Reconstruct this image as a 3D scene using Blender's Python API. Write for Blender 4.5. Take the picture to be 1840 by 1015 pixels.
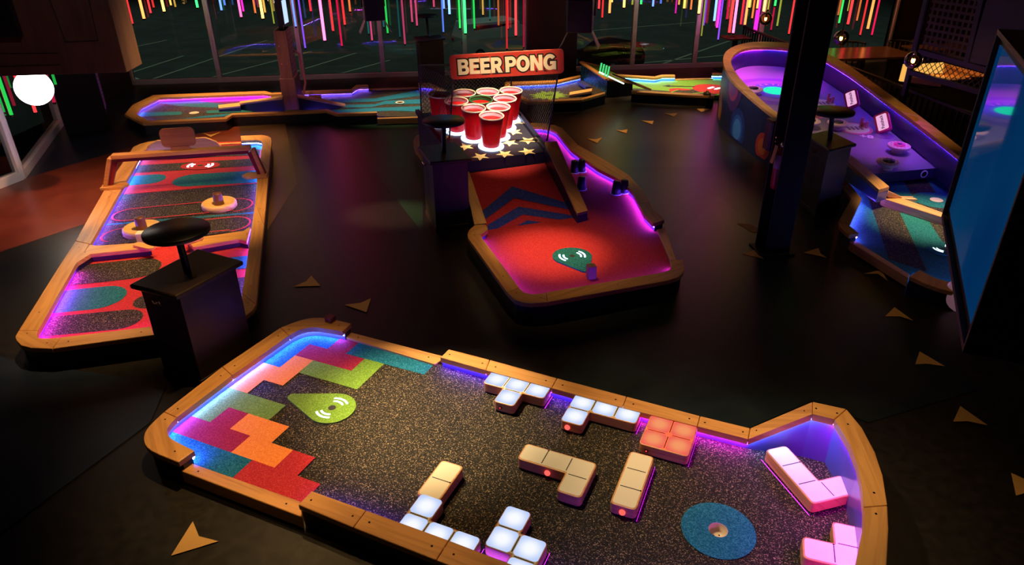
import bpy, bmesh, math, random
from mathutils import Vector, Matrix
random.seed(7)
R = math.radians
for o in list(bpy.data.objects): bpy.data.objects.remove(o)
S = bpy.context.scene
COL = S.collection

# ------------------------------------------------------------ camera
CAM_H = 3.3
FPX, PITCH, ROLL = 1259.44, 0.490253, -0.0106493
cp, sp, cr, sr = math.cos(PITCH), math.sin(PITCH), math.cos(ROLL), math.sin(ROLL)
_B = Matrix(((1, 0, 0), (0, -sp, -cp), (0, cp, -sp)))
_R = Matrix(((cr, -sr, 0), (sr, cr, 0), (0, 0, 1)))
W2C = _R @ _B
C2W = W2C.transposed()
cam = bpy.data.cameras.new('camera')
camo = bpy.data.objects.new('camera', cam); COL.objects.link(camo)
cam.sensor_width = 36; cam.lens = FPX / 1840 * 36; cam.clip_start = .05; cam.clip_end = 200
X, Y, Z = Vector(W2C[0]), -Vector(W2C[1]), -Vector(W2C[2])
camo.matrix_world = Matrix(((X.x, Y.x, Z.x, 0), (X.y, Y.y, Z.y, 0), (X.z, Y.z, Z.z, CAM_H), (0, 0, 0, 1)))
S.camera = camo
S.view_settings.view_transform = 'Standard'; S.view_settings.look = 'None'
S.view_settings.gamma = 1; S.view_settings.exposure = 0.0; S.view_settings.use_curve_mapping = False
try:
    S.cycles.use_denoising = True; S.cycles.max_bounces = 6; S.cycles.sample_clamp_indirect = 6
    S.cycles.transparent_max_bounces = 16
except Exception: pass

# ------------------------------------------------------------ world and lights
wd = bpy.data.worlds.new('world'); S.world = wd; wd.use_nodes = True
wd.node_tree.nodes['Background'].inputs[0].default_value = (.35, .5, .6, 1)
wd.node_tree.nodes['Background'].inputs[1].default_value = .0025

def ray(px, py): return C2W @ Vector(((px - 920) / FPX, (py - 507.5) / FPX, 1))
def P(px, py, z=0.0):
    d = ray(px, py); t = (z - CAM_H) / d.z
    return Vector((d.x * t, d.y * t, z))
def PS(px, py, a, b):            # onto the sloping plane z = a + b*y
    d = ray(px, py); t = (a - CAM_H) / (d.z - b * d.y)
    return Vector((d.x * t, d.y * t, CAM_H + d.z * t))
def PY(px, py, y):
    d = ray(px, py); t = y / d.y
    return Vector((d.x * t, y, CAM_H + d.z * t))
def PP(px, py, o, n):
    d = ray(px, py); c = Vector((0, 0, CAM_H)); t = (o - c).dot(n) / d.dot(n)
    return c + d * t
def HT(base, py):                # height above a ground point that is seen at row py
    lo, hi = 0, 9
    for _ in range(40):
        m = (lo + hi) / 2
        c = W2C @ Vector((base.x, base.y, m - CAM_H))
        if 507.5 + FPX * c.y / c.z > py: lo = m
        else: hi = m
    return m

def spot(name, loc, tgt, power, deg, blend=.8, col=(1, .74, .42), rad=.06):
    l = bpy.data.lights.new(name, 'SPOT'); l.energy = power; l.spot_size = R(deg); l.spot_blend = blend
    l.color = col; l.shadow_soft_size = rad
    o = bpy.data.objects.new(name, l); COL.objects.link(o); o.location = loc
    o.rotation_euler = (Vector(tgt) - Vector(loc)).to_track_quat('-Z', 'Y').to_euler()
    return o
def area(name, loc, tgt, power, sx, sy, col):
    l = bpy.data.lights.new(name, 'AREA'); l.energy = power; l.shape = 'RECTANGLE'; l.size = sx; l.size_y = sy; l.color = col
    o = bpy.data.objects.new(name, l); COL.objects.link(o); o.location = loc
    o.rotation_euler = (Vector(tgt) - Vector(loc)).to_track_quat('-Z', 'Y').to_euler()
    return o
WARM = (1, .72, .38)
AMB = (1, .6, .22)
def sp_at(name, px, py, off, power, deg, blend=.9, col=WARM, h=4.2, z=.1, rad=.06):
    t = P(px, py, z); return spot(name, (t.x + off[0], t.y + off[1], h), t, power, deg, blend, col, rad)
sp_at('spot_blocks', 775, 735, (-.9, .8), 2300, 28, 1.0)
sp_at('spot_cup_end', 1290, 930, (-1.6, .9), 620, 38, 1.0)
sp_at('spot_near_end', 480, 765, (.2, .7), 720, 38, 1.0, AMB)
sp_at('spot_far_rail', 1180, 740, (-.9, .6), 330, 30, 1.0, AMB)
sp_at('spot_end_rail', 1560, 860, (-.4, .8), 200, 34, 1.0, AMB)
sp_at('spot_near_rail', 700, 950, (-.3, .8), 330, 30, 1.0, AMB)
sp_at('spot_hockey_near', 190, 540, (.6, .2), 900, 40, 1.0, AMB)
sp_at('spot_hockey_mid', 320, 400, (1.7, -.7), 1350, 40, 1.0, AMB, rad=.22)
sp_at('spot_hockey_far', 360, 275, (.4, 1.9), 1300, 34, 1.0, AMB, rad=.22)
sp_at('spot_pong_tee', 985, 452, (-.6, .3), 1000, 21, 1.0, (1, .62, .28))
sp_at('fill_pong_rails', 990, 455, (-.4, .3), 240, 40, 1.0, AMB)  # extra spot added to brighten the wood rails
sp_at('spot_pong_ramp', 900, 370, (.3, -.8), 70, 26, 1.0, AMB)
sp_at('spot_pong_side', 1120, 300, (.2, -.4), 110, 34, 1.0, AMB)
sp_at('spot_cups', 900, 235, (.5, -.1), 2600, 25, .8, WARM, 4.2, .6)
sp_at('spot_sign', 912, 118, (.6, -2.6), 1100, 24, 1.0, (1, .7, .36), 4.3, 1.5)
sp_at('spot_river_left', 400, 190, (.5, -.2), 1500, 46, 1.0, AMB)
sp_at('spot_river_right', 720, 190, (.5, -.2), 1500, 34, 1.0, WARM)
sp_at('spot_bridge', 1000, 165, (0, -.5), 1500, 36, 1.0, AMB)
sp_at('spot_green', 1200, 155, (0, -.5), 1700, 38, 1.0, (1, .8, .45))
sp_at('spot_super', 1440, 225, (-.4, .2), 280, 20, 1.0, WARM, 4.3, .5)
sp_at('spot_flipper', 1680, 395, (-.2, .1), 1700, 26, 1.0, WARM)
sp_at('spot_rim', 1330, 110, (.3, -.6), 330, 34, 1.0, AMB, 4.3, .9)
sp_at('spot_rim_right', 1640, 205, (.1, -.3), 170, 34, 1.0, AMB, 4.3, .8)
sp_at('fill_super_violet', 1590, 260, (-.1, .5), 700, 21, 1.0, (.42, .01, 1), 4.3, .4)  # added ceiling fill standing in for violet strip light on the playfield
sp_at('fill_super_magenta', 1400, 140, (.1, -.3), 1500, 27, 1.0, (.75, .01, 1), 4.3, .7)  # added likewise, for the magenta strip light in the far bowl
sp_at('spot_floor_left', 110, 360, (1.6, -1.0), 760, 44, 1.0, (1, .45, .2))
sp_at('spot_floor_far', 440, 240, (.2, .2), 800, 30, 1.0, (1, .5, .15))
sp_at('spot_floor_right', 1130, 225, (.2, .2), 420, 34, 1.0, (1, .55, .15))
sp_at('spot_floor_arrows', 1640, 620, (-.3, .6), 50, 70, 1.0, (1, .6, .25))
sp_at('spot_floor_near', 600, 520, (.2, .5), 60, 44, 1.0, (1, .62, .32))
sp_at('spot_floor_corner', 350, 970, (.2, .5), 110, 26, 1.0, (1, .6, .25))
sp_at('spot_seating', 1600, 95, (0, -.3), 130, 60, 1.0, (1, .45, .15), 4.2, .7)
spot('spot_floor_patch', (-5.2, 8.3, 4.2), P(700, 385, 0), 2600, 11, .9, (1, .58, .32), .05)
sp_at('fill_stars', 900, 268, (.1, -1.3), 900, 20, 1.0, WARM, 4.2, .5)  # second spot added to lift the table stars
spot('fill_wall_paint', (1.4, 9.0, 4.2), (3.5, 10.9, .5), 520, 34, 1.0, (1, .8, .75))  # added to bring out the painted circles on the outer wall
spot('fill_tower', (-3.6, 9.3, 4.2), (-4.0, 12.9, .75), 330, 16, 1.0, (1, .5, .4))  # fill added for the tower front, which the overhead spots miss
spot('fill_cabinet', (-2.6, 4.6, 4.2), (-3.9, 6.5, 2.5), 26, 70, 1.0, (1, .7, .6))  # weak fill added so the hanging cabinet does not go black
_ol = area('outdoor_light', (-4, 50, 12), (-4, 50, -4), 2200, 70, 46, (.75, 1, .88)); _ol.data.spread = R(70)

# ------------------------------------------------------------ materials
MATS = {}
def nodes(m):
    m.use_nodes = True; nt = m.node_tree; return nt, nt.nodes['Principled BSDF']
def plain(name, col, rough=.5, metal=0, spec=.5, em=None, es=0):
    if name in MATS: return MATS[name]
    m = bpy.data.materials.new(name); nt, b = nodes(m)
    b.inputs['Base Color'].default_value = (*col, 1); b.inputs['Roughness'].default_value = rough
    b.inputs['Metallic'].default_value = metal; b.inputs['Specular IOR Level'].default_value = spec
    if em: b.inputs['Emission Color'].default_value = (*em, 1); b.inputs['Emission Strength'].default_value = es
    n = nt.nodes.new('ShaderNodeTexNoise'); n.inputs['Scale'].default_value = 9; n.inputs['Detail'].default_value = 4
    mr = nt.nodes.new('ShaderNodeMapRange'); mr.inputs[3].default_value = max(0, rough - .06); mr.inputs[4].default_value = min(1, rough + .06)
    tc = nt.nodes.new('ShaderNodeTexCoord')
    nt.links.new(tc.outputs['Object'], n.inputs['Vector']); nt.links.new(n.outputs['Fac'], mr.inputs[0]); nt.links.new(mr.outputs[0], b.inputs['Roughness'])
    MATS[name] = m; return m
def emit(name, col, s):
    if name in MATS: return MATS[name]
    m = bpy.data.materials.new(name); m.use_nodes = True; nt = m.node_tree; nt.nodes.clear()
    e = nt.nodes.new('ShaderNodeEmission'); o = nt.nodes.new('ShaderNodeOutputMaterial')
    e.inputs[0].default_value = (*col, 1); e.inputs[1].default_value = s
    nt.links.new(e.outputs[0], o.inputs[0]); MATS[name] = m; return m
def wood(name, c1, c2, rough=.45, coord='UV', sc=(1.6, 26, 26)):
    if name in MATS: return MATS[name]
    m = bpy.data.materials.new(name); nt, b = nodes(m)
    tc = nt.nodes.new('ShaderNodeTexCoord'); mp = nt.nodes.new('ShaderNodeMapping'); mp.inputs['Scale'].default_value = sc
    n = nt.nodes.new('ShaderNodeTexNoise'); n.inputs['Scale'].default_value = 1; n.inputs['Detail'].default_value = 8; n.inputs['Roughness'].default_value = .6; n.inputs['Distortion'].default_value = .7
    n2 = nt.nodes.new('ShaderNodeTexNoise'); n2.inputs['Scale'].default_value = .35; n2.inputs['Detail'].default_value = 2
    mx = nt.nodes.new('ShaderNodeMath'); mx.operation = 'MULTIPLY_ADD'; mx.inputs[1].default_value = .55
    ramp = nt.nodes.new('ShaderNodeValToRGB'); ramp.color_ramp.elements[0].position = .42; ramp.color_ramp.elements[1].position = .85
    ramp.color_ramp.elements[0].color = (*c1, 1); ramp.color_ramp.elements[1].color = (*c2, 1)
    L = nt.links.new
    L(tc.outputs[coord], mp.inputs['Vector']); L(mp.outputs[0], n.inputs['Vector']); L(mp.outputs[0], n2.inputs['Vector'])
    L(n2.outputs['Fac'], mx.inputs[0]); L(n.outputs['Fac'], mx.inputs[2]); L(mx.outputs[0], ramp.inputs[0]); L(ramp.outputs[0], b.inputs['Base Color'])
    b.inputs['Roughness'].default_value = rough
    bp = nt.nodes.new('ShaderNodeBump'); bp.inputs['Strength'].default_value = .08; bp.inputs['Distance'].default_value = .01
    L(n.outputs['Fac'], bp.inputs['Height']); L(bp.outputs[0], b.inputs['Normal'])
    MATS[name] = m; return m
def carpet(name, col, fleck, amount=.5, scale=120):
    "rubber crumb: small cells, a share of them in the fleck colour"
    if name in MATS: return MATS[name]
    m = bpy.data.materials.new(name); nt, b = nodes(m); L = nt.links.new
    tc = nt.nodes.new('ShaderNodeTexCoord')
    v = nt.nodes.new('ShaderNodeTexVoronoi'); v.inputs['Scale'].default_value = scale
    sep = nt.nodes.new('ShaderNodeSeparateColor')
    pw = nt.nodes.new('ShaderNodeMath'); pw.operation = 'POWER'; pw.inputs[1].default_value = 1 / max(amount, .05)
    mx = nt.nodes.new('ShaderNodeMixRGB'); mx.inputs[1].default_value = (*col, 1); mx.inputs[2].default_value = (*fleck, 1)
    L(tc.outputs['Object'], v.inputs['Vector']); L(v.outputs['Color'], sep.inputs[0]); L(sep.outputs[0], pw.inputs[0]); L(pw.outputs[0], mx.inputs[0])
    L(mx.outputs[0], b.inputs['Base Color'])
    b.inputs['Roughness'].default_value = .9; b.inputs['Specular IOR Level'].default_value = .25
    bp = nt.nodes.new('ShaderNodeBump'); bp.inputs['Strength'].default_value = .5; bp.inputs['Distance'].default_value = .004
    L(sep.outputs[1], bp.inputs['Height']); L(bp.outputs[0], b.inputs['Normal'])
    MATS[name] = m; return m
def glass(name, tint=(.85, .95, .93), refl=1.0, rough=0.0):
    if name in MATS: return MATS[name]
    m = bpy.data.materials.new(name); m.use_nodes = True; nt = m.node_tree; nt.nodes.clear(); L = nt.links.new
    o = nt.nodes.new('ShaderNodeOutputMaterial'); t = nt.nodes.new('ShaderNodeBsdfTransparent'); g = nt.nodes.new('ShaderNodeBsdfGlossy')
    t.inputs[0].default_value = (*tint, 1); g.inputs['Roughness'].default_value = rough
    f = nt.nodes.new('ShaderNodeFresnel'); f.inputs[0].default_value = 1.5
    k = nt.nodes.new('ShaderNodeMath'); k.operation = 'MULTIPLY'; k.inputs[1].default_value = 2.0 * refl; k.use_clamp = True
    mx = nt.nodes.new('ShaderNodeMixShader')
    L(f.outputs[0], k.inputs[0]); L(k.outputs[0], mx.inputs[0]); L(t.outputs[0], mx.inputs[1]); L(g.outputs[0], mx.inputs[2]); L(mx.outputs[0], o.inputs[0])
    MATS[name] = m; return m
def netting(name, col, sc, width, ang=45, rough=.6):
    "woven net or wire: square lattice of threads, open between"
    if name in MATS: return MATS[name]
    m = bpy.data.materials.new(name); nt, b = nodes(m); L = nt.links.new
    tc = nt.nodes.new('ShaderNodeTexCoord'); mp = nt.nodes.new('ShaderNodeMapping'); mp.inputs['Scale'].default_value = (sc, sc, sc); mp.inputs['Rotation'].default_value = (0, 0, R(ang))
    sx = nt.nodes.new('ShaderNodeSeparateXYZ'); L(tc.outputs['UV'], mp.inputs[0]); L(mp.outputs[0], sx.inputs[0])
    outs = []
    for i in (0, 1):
        fr = nt.nodes.new('ShaderNodeMath'); fr.operation = 'FRACT'; L(sx.outputs[i], fr.inputs[0])
        lt = nt.nodes.new('ShaderNodeMath'); lt.operation = 'LESS_THAN'; lt.inputs[1].default_value = width; L(fr.outputs[0], lt.inputs[0]); outs.append(lt)
    mxm = nt.nodes.new('ShaderNodeMath'); mxm.operation = 'MAXIMUM'; L(outs[0].outputs[0], mxm.inputs[0]); L(outs[1].outputs[0], mxm.inputs[1])
    L(mxm.outputs[0], b.inputs['Alpha']); b.inputs['Base Color'].default_value = (*col, 1); b.inputs['Roughness'].default_value = rough
    MATS[name] = m; return m
def mottled(name, c1, c2, scale, rough, stretch=(1, 1, 1)):
    if name in MATS: return MATS[name]
    m = bpy.data.materials.new(name); nt, b = nodes(m); L = nt.links.new
    tc = nt.nodes.new('ShaderNodeTexCoord'); mp = nt.nodes.new('ShaderNodeMapping'); mp.inputs['Scale'].default_value = stretch
    n = nt.nodes.new('ShaderNodeTexNoise'); n.inputs['Scale'].default_value = scale; n.inputs['Detail'].default_value = 6; n.inputs['Roughness'].default_value = .65
    ramp = nt.nodes.new('ShaderNodeValToRGB'); ramp.color_ramp.elements[0].position = .35; ramp.color_ramp.elements[1].position = .7
    ramp.color_ramp.elements[0].color = (*c1, 1); ramp.color_ramp.elements[1].color = (*c2, 1)
    L(tc.outputs['Object'], mp.inputs[0]); L(mp.outputs[0], n.inputs['Vector']); L(n.outputs['Fac'], ramp.inputs[0]); L(ramp.outputs[0], b.inputs['Base Color'])
    if 'vinyl' in name: b.inputs['Specular IOR Level'].default_value = .6
    mr = nt.nodes.new('ShaderNodeMapRange'); mr.inputs[3].default_value = rough - .06; mr.inputs[4].default_value = rough + .1
    L(n.outputs['Fac'], mr.inputs[0]); L(mr.outputs[0], b.inputs['Roughness'])
    MATS[name] = m; return m

M_RAIL = wood('oiled_hardwood', (.36, .15, .04), (.66, .33, .11))
M_LIGHTWOOD = wood('pale_hardwood', (.5, .26, .09), (.72, .44, .18))
M_DARKWOOD = wood('dark_stained_oak', (.016, .008, .007), (.05, .024, .018), .5, 'Object', (2.2, 18, 2.2))
M_CABWOOD = wood('dark_walnut_panel', (.05, .026, .02), (.12, .065, .05), .55, 'Object', (14, 14, 1.6))
M_REDWOOD = wood('red_brown_board', (.10, .035, .022), (.2, .075, .045), .5, 'Object', (14, 14, 1.5))
M_FASCIA = plain('navy_black_fascia', (.006, .008, .02), .4)
M_RISER = plain('glossy_blue_riser', (.10, .11, .35), .18)
M_BLACK = plain('black_powder_coat', (.008, .008, .009), .42)
M_RUBBER = plain('black_rubber', (.012, .012, .012), .7)
M_SCREW = plain('dark_screw_head', (.02, .014, .01), .4, 1)
M_CHROME = plain('chrome', (.8, .8, .82), .15, 1)
M_WHITE = plain('white_plastic', (.75, .74, .72), .35)
M_CREAM = plain('cream_acrylic', (.78, .72, .58), .35)
M_MULL = plain('white_window_metal', (.8, .74, .8), .45)
C_DARK = carpet('black_crumb', (.011, .010, .009), (.36, .28, .17), .105, 190)
C_TEAL = carpet('teal_crumb', (.0, .085, .10), (.03, .26, .28), .5, 170)
C_BLUE = carpet('blue_crumb', (.0, .09, .17), (.03, .26, .40), .5, 170)
C_RED = carpet('red_crumb', (.26, .008, .035), (.50, .035, .06), .5, 170)
C_ORANGE = carpet('orange_crumb', (.82, .22, .03), (.96, .36, .06), .7, 170)
C_GREEN = carpet('green_crumb', (.10, .22, .02), (.24, .43, .06), .6, 170)
C_RUST = carpet('rust_red_crumb', (.38, .014, .026), (.62, .055, .05), .5, 170)
C_CROYAL = carpet('royal_blue_crumb', (.015, .03, .22), (.05, .10, .42), .5)
C_VIOLET = carpet('plum_crumb', (.09, .01, .07), (.25, .05, .2), .5)

# ------------------------------------------------------------ mesh builder
class MB:
    def __init__(s): s.v = []; s.f = []; s.m = []; s.uv = []; s.sm = []; s.mats = []
    def mi(s, mat):
        if mat not in s.mats: s.mats.append(mat)
        return s.mats.index(mat)
    def add(s, verts, faces, mat, g=None, off=None, smooth=False):
        b = len(s.v); s.v += [Vector(p) for p in verts]; k = s.mi(mat)
        g = Vector((g[0], g[1], 0)).normalized() if g is not None else Vector((1, 0, 0))
        q = Vector((-g.y, g.x, 0)); off = off if off is not None else (random.random() * 20, random.random() * 20)
        for f in faces:
            s.f.append([b + i for i in f]); s.m.append(k); s.sm.append(smooth)
            s.uv.append([(Vector(verts[i]).dot(g) + off[0], Vector(verts[i]).dot(q) + Vector(verts[i]).z + off[1]) for i in f])
    def face(s, pts, mat, uvs=None):
        b = len(s.v); s.v += [Vector(p) for p in pts]; s.f.append(list(range(b, b + len(pts)))); s.m.append(s.mi(mat)); s.sm.append(False)
        s.uv.append(uvs or [(p[0], p[1]) for p in pts])
    def prism(s, poly, z0, z1, mat, g=None, side=None):
        "vertical prism; poly is a list of xy; z1/z0 may be lists"
        n = len(poly)
        ar = sum(poly[i][0] * poly[(i + 1) % n][1] - poly[(i + 1) % n][0] * poly[i][1] for i in range(n))
        z0l = z0 if isinstance(z0, (list, tuple)) else [z0] * n; z1l = z1 if isinstance(z1, (list, tuple)) else [z1] * n
        if ar < 0: poly = list(poly)[::-1]; z0l = list(z0l)[::-1]; z1l = list(z1l)[::-1]
        V = [(p[0], p[1], z0l[i]) for i, p in enumerate(poly)] + [(p[0], p[1], z1l[i]) for i, p in enumerate(poly)]
        off = (random.random() * 20, random.random() * 20)
        if side is None:
            s.add(V, [list(range(n))[::-1], list(range(n, 2 * n))] + [[i, (i + 1) % n, n + (i + 1) % n, n + i] for i in range(n)], mat, g, off)
        else:
            s.add(V, [list(range(n))[::-1], list(range(n, 2 * n))], mat, g, off)
            s.add(V, [[i, (i + 1) % n, n + (i + 1) % n, n + i] for i in range(n)], side, g, off)
    def strip(s, O, I, thick, mat, inner=None, z0=None, g=None):
        "closed band between two 3-D rails (tops), going down by thick or to z0"
        n = len(O); lo = lambda p: (p[0], p[1], z0 if z0 is not None else p[2] - thick)
        V = []
        for i in range(n): V += [tuple(O[i]), tuple(I[i]), lo(O[i]), lo(I[i])]
        F, FI = [], []
        # orientation: make outward normals consistent whatever the winding
        e = Vector(O[min(1, n - 1)]) - Vector(O[0]); c = Vector(I[0]) - Vector(O[0]); flip = (e.x * c.y - e.y * c.x) < 0
        for i in range(n - 1):
            a, b2 = 4 * i, 4 * i + 4
            F += [[a, b2, b2 + 1, a + 1], [a + 2, a + 3, b2 + 3, b2 + 2], [a, a + 2, b2 + 2, b2]]
            FI += [[a + 1, b2 + 1, b2 + 3, a + 3]]
        a = 4 * (n - 1); F += [[0, 1, 3, 2], [a, a + 2, a + 3, a + 1]]
        if flip: F = [f[::-1] for f in F]; FI = [f[::-1] for f in FI]
        off = (random.random() * 20, random.random() * 20)
        g = g or (O[-1][0] - O[0][0], O[-1][1] - O[0][1])
        s.add(V, F, mat, g, off); s.add(V, FI, inner or mat, g, off)
    def box(s, c, sx, sy, sz, mat, rot=0, g=None):
        "centre-bottom c, size, yaw"
        ca, sa = math.cos(rot), math.sin(rot)
        poly = [(c[0] + x * ca - y * sa, c[1] + x * sa + y * ca) for x, y in ((-sx / 2, -sy / 2), (sx / 2, -sy / 2), (sx / 2, sy / 2), (-sx / 2, sy / 2))]
        s.prism(poly, c[2], c[2] + sz, mat, g or (ca, sa))
    def tube(s, pts, r, mat, seg=8, caps=True):
        pts = [Vector(p) for p in pts]; n = len(pts); V = []; F = []
        for i, p in enumerate(pts):
            d = (pts[min(i + 1, n - 1)] - pts[max(i - 1, 0)]).normalized()
            a = d.orthogonal().normalized() if i == 0 else (a - d * a.dot(d)).normalized()
            b2 = d.cross(a); rr = r[i] if isinstance(r, (list, tuple)) else r
            for k in range(seg):
                t = 2 * math.pi * k / seg; V.append(p + a * rr * math.cos(t) + b2 * rr * math.sin(t))
        for i in range(n - 1):
            for k in range(seg): F.append([i * seg + k, i * seg + (k + 1) % seg, (i + 1) * seg + (k + 1) % seg, (i + 1) * seg + k])
        s.add(V, F, mat, smooth=True)
        if caps: s.add(V[:seg], [list(range(seg))[::-1]], mat); s.add(V[-seg:], [list(range(seg))], mat)
    def lathe(s, c, prof, mat, seg=24, sx=1, sy=1, smooth=True, caps=True):
        V = []; F = []; n = len(prof)
        for r, z in prof:
            for k in range(seg): t = 2 * math.pi * k / seg; V.append((c[0] + sx * r * math.cos(t), c[1] + sy * r * math.sin(t), c[2] + z))
        for i in range(n - 1):
            for k in range(seg): F.append([i * seg + k, i * seg + (k + 1) % seg, (i + 1) * seg + (k + 1) % seg, (i + 1) * seg + k])
        s.add(V, F, mat, smooth=smooth)
        if caps and prof[0][0] > 1e-4: s.add(V[:seg], [list(range(seg))[::-1]], mat)
        if caps and prof[-1][0] > 1e-4: s.add(V[-seg:], [list(range(seg))], mat)
    def disc(s, c, r, mat, seg=28, ry=None, n=None):
        ry = ry or r; s.face([(c[0] + r * math.cos(2 * math.pi * k / seg), c[1] + ry * math.sin(2 * math.pi * k / seg), c[2]) for k in range(seg)], mat)
    def build(s, name, parent=None, bevel=0, seg=2, local=False):
        me = bpy.data.meshes.new(name)
        o0 = Vector(parent.location) if (parent is not None and not local) else Vector((0, 0, 0))
        if parent is not None and not local:
            p = parent.parent
            while p is not None: o0 += Vector(p.location); p = p.parent
        me.from_pydata([v - o0 for v in s.v], [], s.f); 
        for m in s.mats: me.materials.append(m)
        uvl = me.uv_layers.new(name='UVMap')
        for i, poly in enumerate(me.polygons):
            poly.material_index = s.m[i]; poly.use_smooth = s.sm[i]
            for j, li in enumerate(poly.loop_indices): uvl.data[li].uv = s.uv[i][j]
        me.update()
        o = bpy.data.objects.new(name, me); COL.objects.link(o)
        if parent is not None: o.parent = parent
        if bevel:
            b = o.modifiers.new('bevel', 'BEVEL'); b.width = bevel; b.segments = seg; b.limit_method = 'ANGLE'; b.angle_limit = R(40)
        return o

def tag(o, label=None, cat=None, group=None, kind=None):
    if label: o['label'] = label
    if cat: o['category'] = cat
    if group: o['group'] = group
    if kind: o['kind'] = kind
    return o
def thing(name, label, cat, loc, group=None):
    o = bpy.data.objects.new(name, None); o.empty_display_size = .1; COL.objects.link(o); o.location = loc
    return tag(o, label, cat, group)
def copy_tree(o, parent=None):
    c = o.copy(); COL.objects.link(c)
    if parent is not None: c.parent = parent
    for ch in list(o.children): copy_tree(ch, c)
    return c
def struct(mb, name, **k): return tag(mb.build(name, **k), kind='structure')
def arc(c, r, a0, a1, n): return [(c[0] + r * math.cos(a0 + (a1 - a0) * i / n), c[1] + r * math.sin(a0 + (a1 - a0) * i / n)) for i in range(n + 1)]
def stadium(A, B, r, n=10):
    A, B = Vector(A[:2]), Vector(B[:2]); a = math.atan2(B.y - A.y, B.x - A.x)
    return arc(B, r, a - math.pi / 2, a + math.pi / 2, n) + arc(A, r, a + math.pi / 2, a + 1.5 * math.pi, n)
def rrect(w, h, r, n=5):
    p = []
    for cx, cy, a in ((w / 2 - r, h / 2 - r, 0), (-w / 2 + r, h / 2 - r, 90), (-w / 2 + r, -h / 2 + r, 180), (w / 2 - r, -h / 2 + r, 270)):
        p += arc((cx, cy), r, R(a), R(a + 90), n)
    return p
def smooth_pts(pts, it=2):
    "Chaikin corner cutting, ends kept"
    for _ in range(it):
        q = [pts[0]]
        for a, b in zip(pts[:-1], pts[1:]): q += [a * .75 + b * .25, a * .25 + b * .75]
        q.append(pts[-1]); pts = q
    return pts
LED_COL = {'violet': (.26, .11, 1), 'magenta': (.85, .03, 1), 'blue': (.14, .24, 1), 'cyan': (.10, .45, 1), 'white': (.75, .85, 1), 'indigo': (.15, .04, 1), 'azure': (.085, .11, 1)}
LED_S = 75
def led_mat(c, k=1.0): return emit('edge_glow_%s_%d' % (c, int(k * 100)), LED_COL[c], LED_S * k)

CZ = .10          # carpet level
RZ = .20          # rail top level
def rail(parent, pairs, z=RZ, thick=.045, joints=(), leds=None, flush=False, smooth=0, mat=None, name='rail', label=None, screws=True, led_k=1.0, drop=.0095):
    """pairs of (outer px, inner px) at the top face; z one level or one per pair.
    Wood planks over a navy riser, with light strips tucked under the inner lip."""
    n = len(pairs); zl = z if isinstance(z, (list, tuple)) else [z] * n
    O = [P(*p[0], zl[i]) for i, p in enumerate(pairs)]; I = [P(*p[1], zl[i]) for i, p in enumerate(pairs)]
    mb = MB(); cuts = [0] + list(joints) + [n - 1]; mat = mat or M_RAIL
    for a, b in zip(cuts[:-1], cuts[1:]):
        o, i_ = O[a:b + 1], I[a:b + 1]
        if smooth and len(o) > 2: o, i_ = smooth_pts(o, smooth), smooth_pts(i_, smooth)
        o, i_ = list(o), list(i_)
        for L in (o, i_):           # hairline gap between planks
            d = (L[1] - L[0]).normalized(); L[0] = L[0] + d * .0015
            d = (L[-2] - L[-1]).normalized(); L[-1] = L[-1] + d * .0015
        mb.strip(o, i_, thick, mat)
        if screws:
            for t in (.12, .88):
                k = t * (len(o) - 1); q = int(k); fr = k - q
                if q + 1 < len(o):
                    c = (o[q].lerp(o[q + 1], fr) + i_[q].lerp(i_[q + 1], fr)) / 2
                    mb.disc((c.x, c.y, c.z + .0012), .007, M_SCREW, 8)
    r = tag(mb.build(name, parent, bevel=.006), label)
    if flush: return O, I
    # riser under the rail
    fb = MB(); oo, ii = O, I
    if smooth: oo, ii = smooth_pts(O, smooth), smooth_pts(I, smooth)
    fo, fi = [], []
    for o, i_ in zip(oo, ii):
        d = (i_ - o); L = d.length; d = d.normalized() if L > 1e-6 else Vector((0, 0, 0)); k = min(.025, L * .3)
        fo.append(Vector((o.x + d.x * k, o.y + d.y * k, o.z - thick + .001))); fi.append(Vector((i_.x - d.x * k, i_.y - d.y * k, i_.z - thick + .001)))
    fb.strip(fo, fi, 0, M_FASCIA, M_RISER, z0=0.0)
    fb.build('riser', parent)
    # light strips
    if leds:
        for (a, b, c) in leds:
            lb = MB(); A = I[a:b + 1]; OA = O[a:b + 1]
            if smooth and len(A) > 2: A, OA = smooth_pts(A, smooth), smooth_pts(OA, smooth)
            up, dn = [], []
            for p, q in zip(A, OA):
                d = (q - p); d.z = 0; d = d.normalized()
                up.append(p + d * .006 + Vector((0, 0, -thick - .002))); dn.append(p + d * .022 + Vector((0, 0, -thick - .002 - drop)))
            m = led_mat(c, led_k)
            for k in range(len(A) - 1): lb.face([up[k], up[k + 1], dn[k + 1], dn[k]], m)
            lb.build('light_strip', parent)
    return O, I
def clip_convex(pl, hull):
    out = [Vector((p[0], p[1])) for p in pl]
    for i in range(len(hull)):
        a, b = Vector(hull[i][:2]), Vector(hull[(i + 1) % len(hull)][:2]); e = b - a; src, out = out, []
        side = lambda p: e.x * (p.y - a.y) - e.y * (p.x - a.x)
        for k in range(len(src)):
            p, q = src[k - 1], src[k]; sp_, sq = side(p), side(q)
            if (sp_ >= 0) != (sq >= 0): out.append(p.lerp(q, sp_ / (sp_ - sq)))
            if sq >= 0: out.append(q)
        if len(out) < 3: return None
    return out
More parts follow.
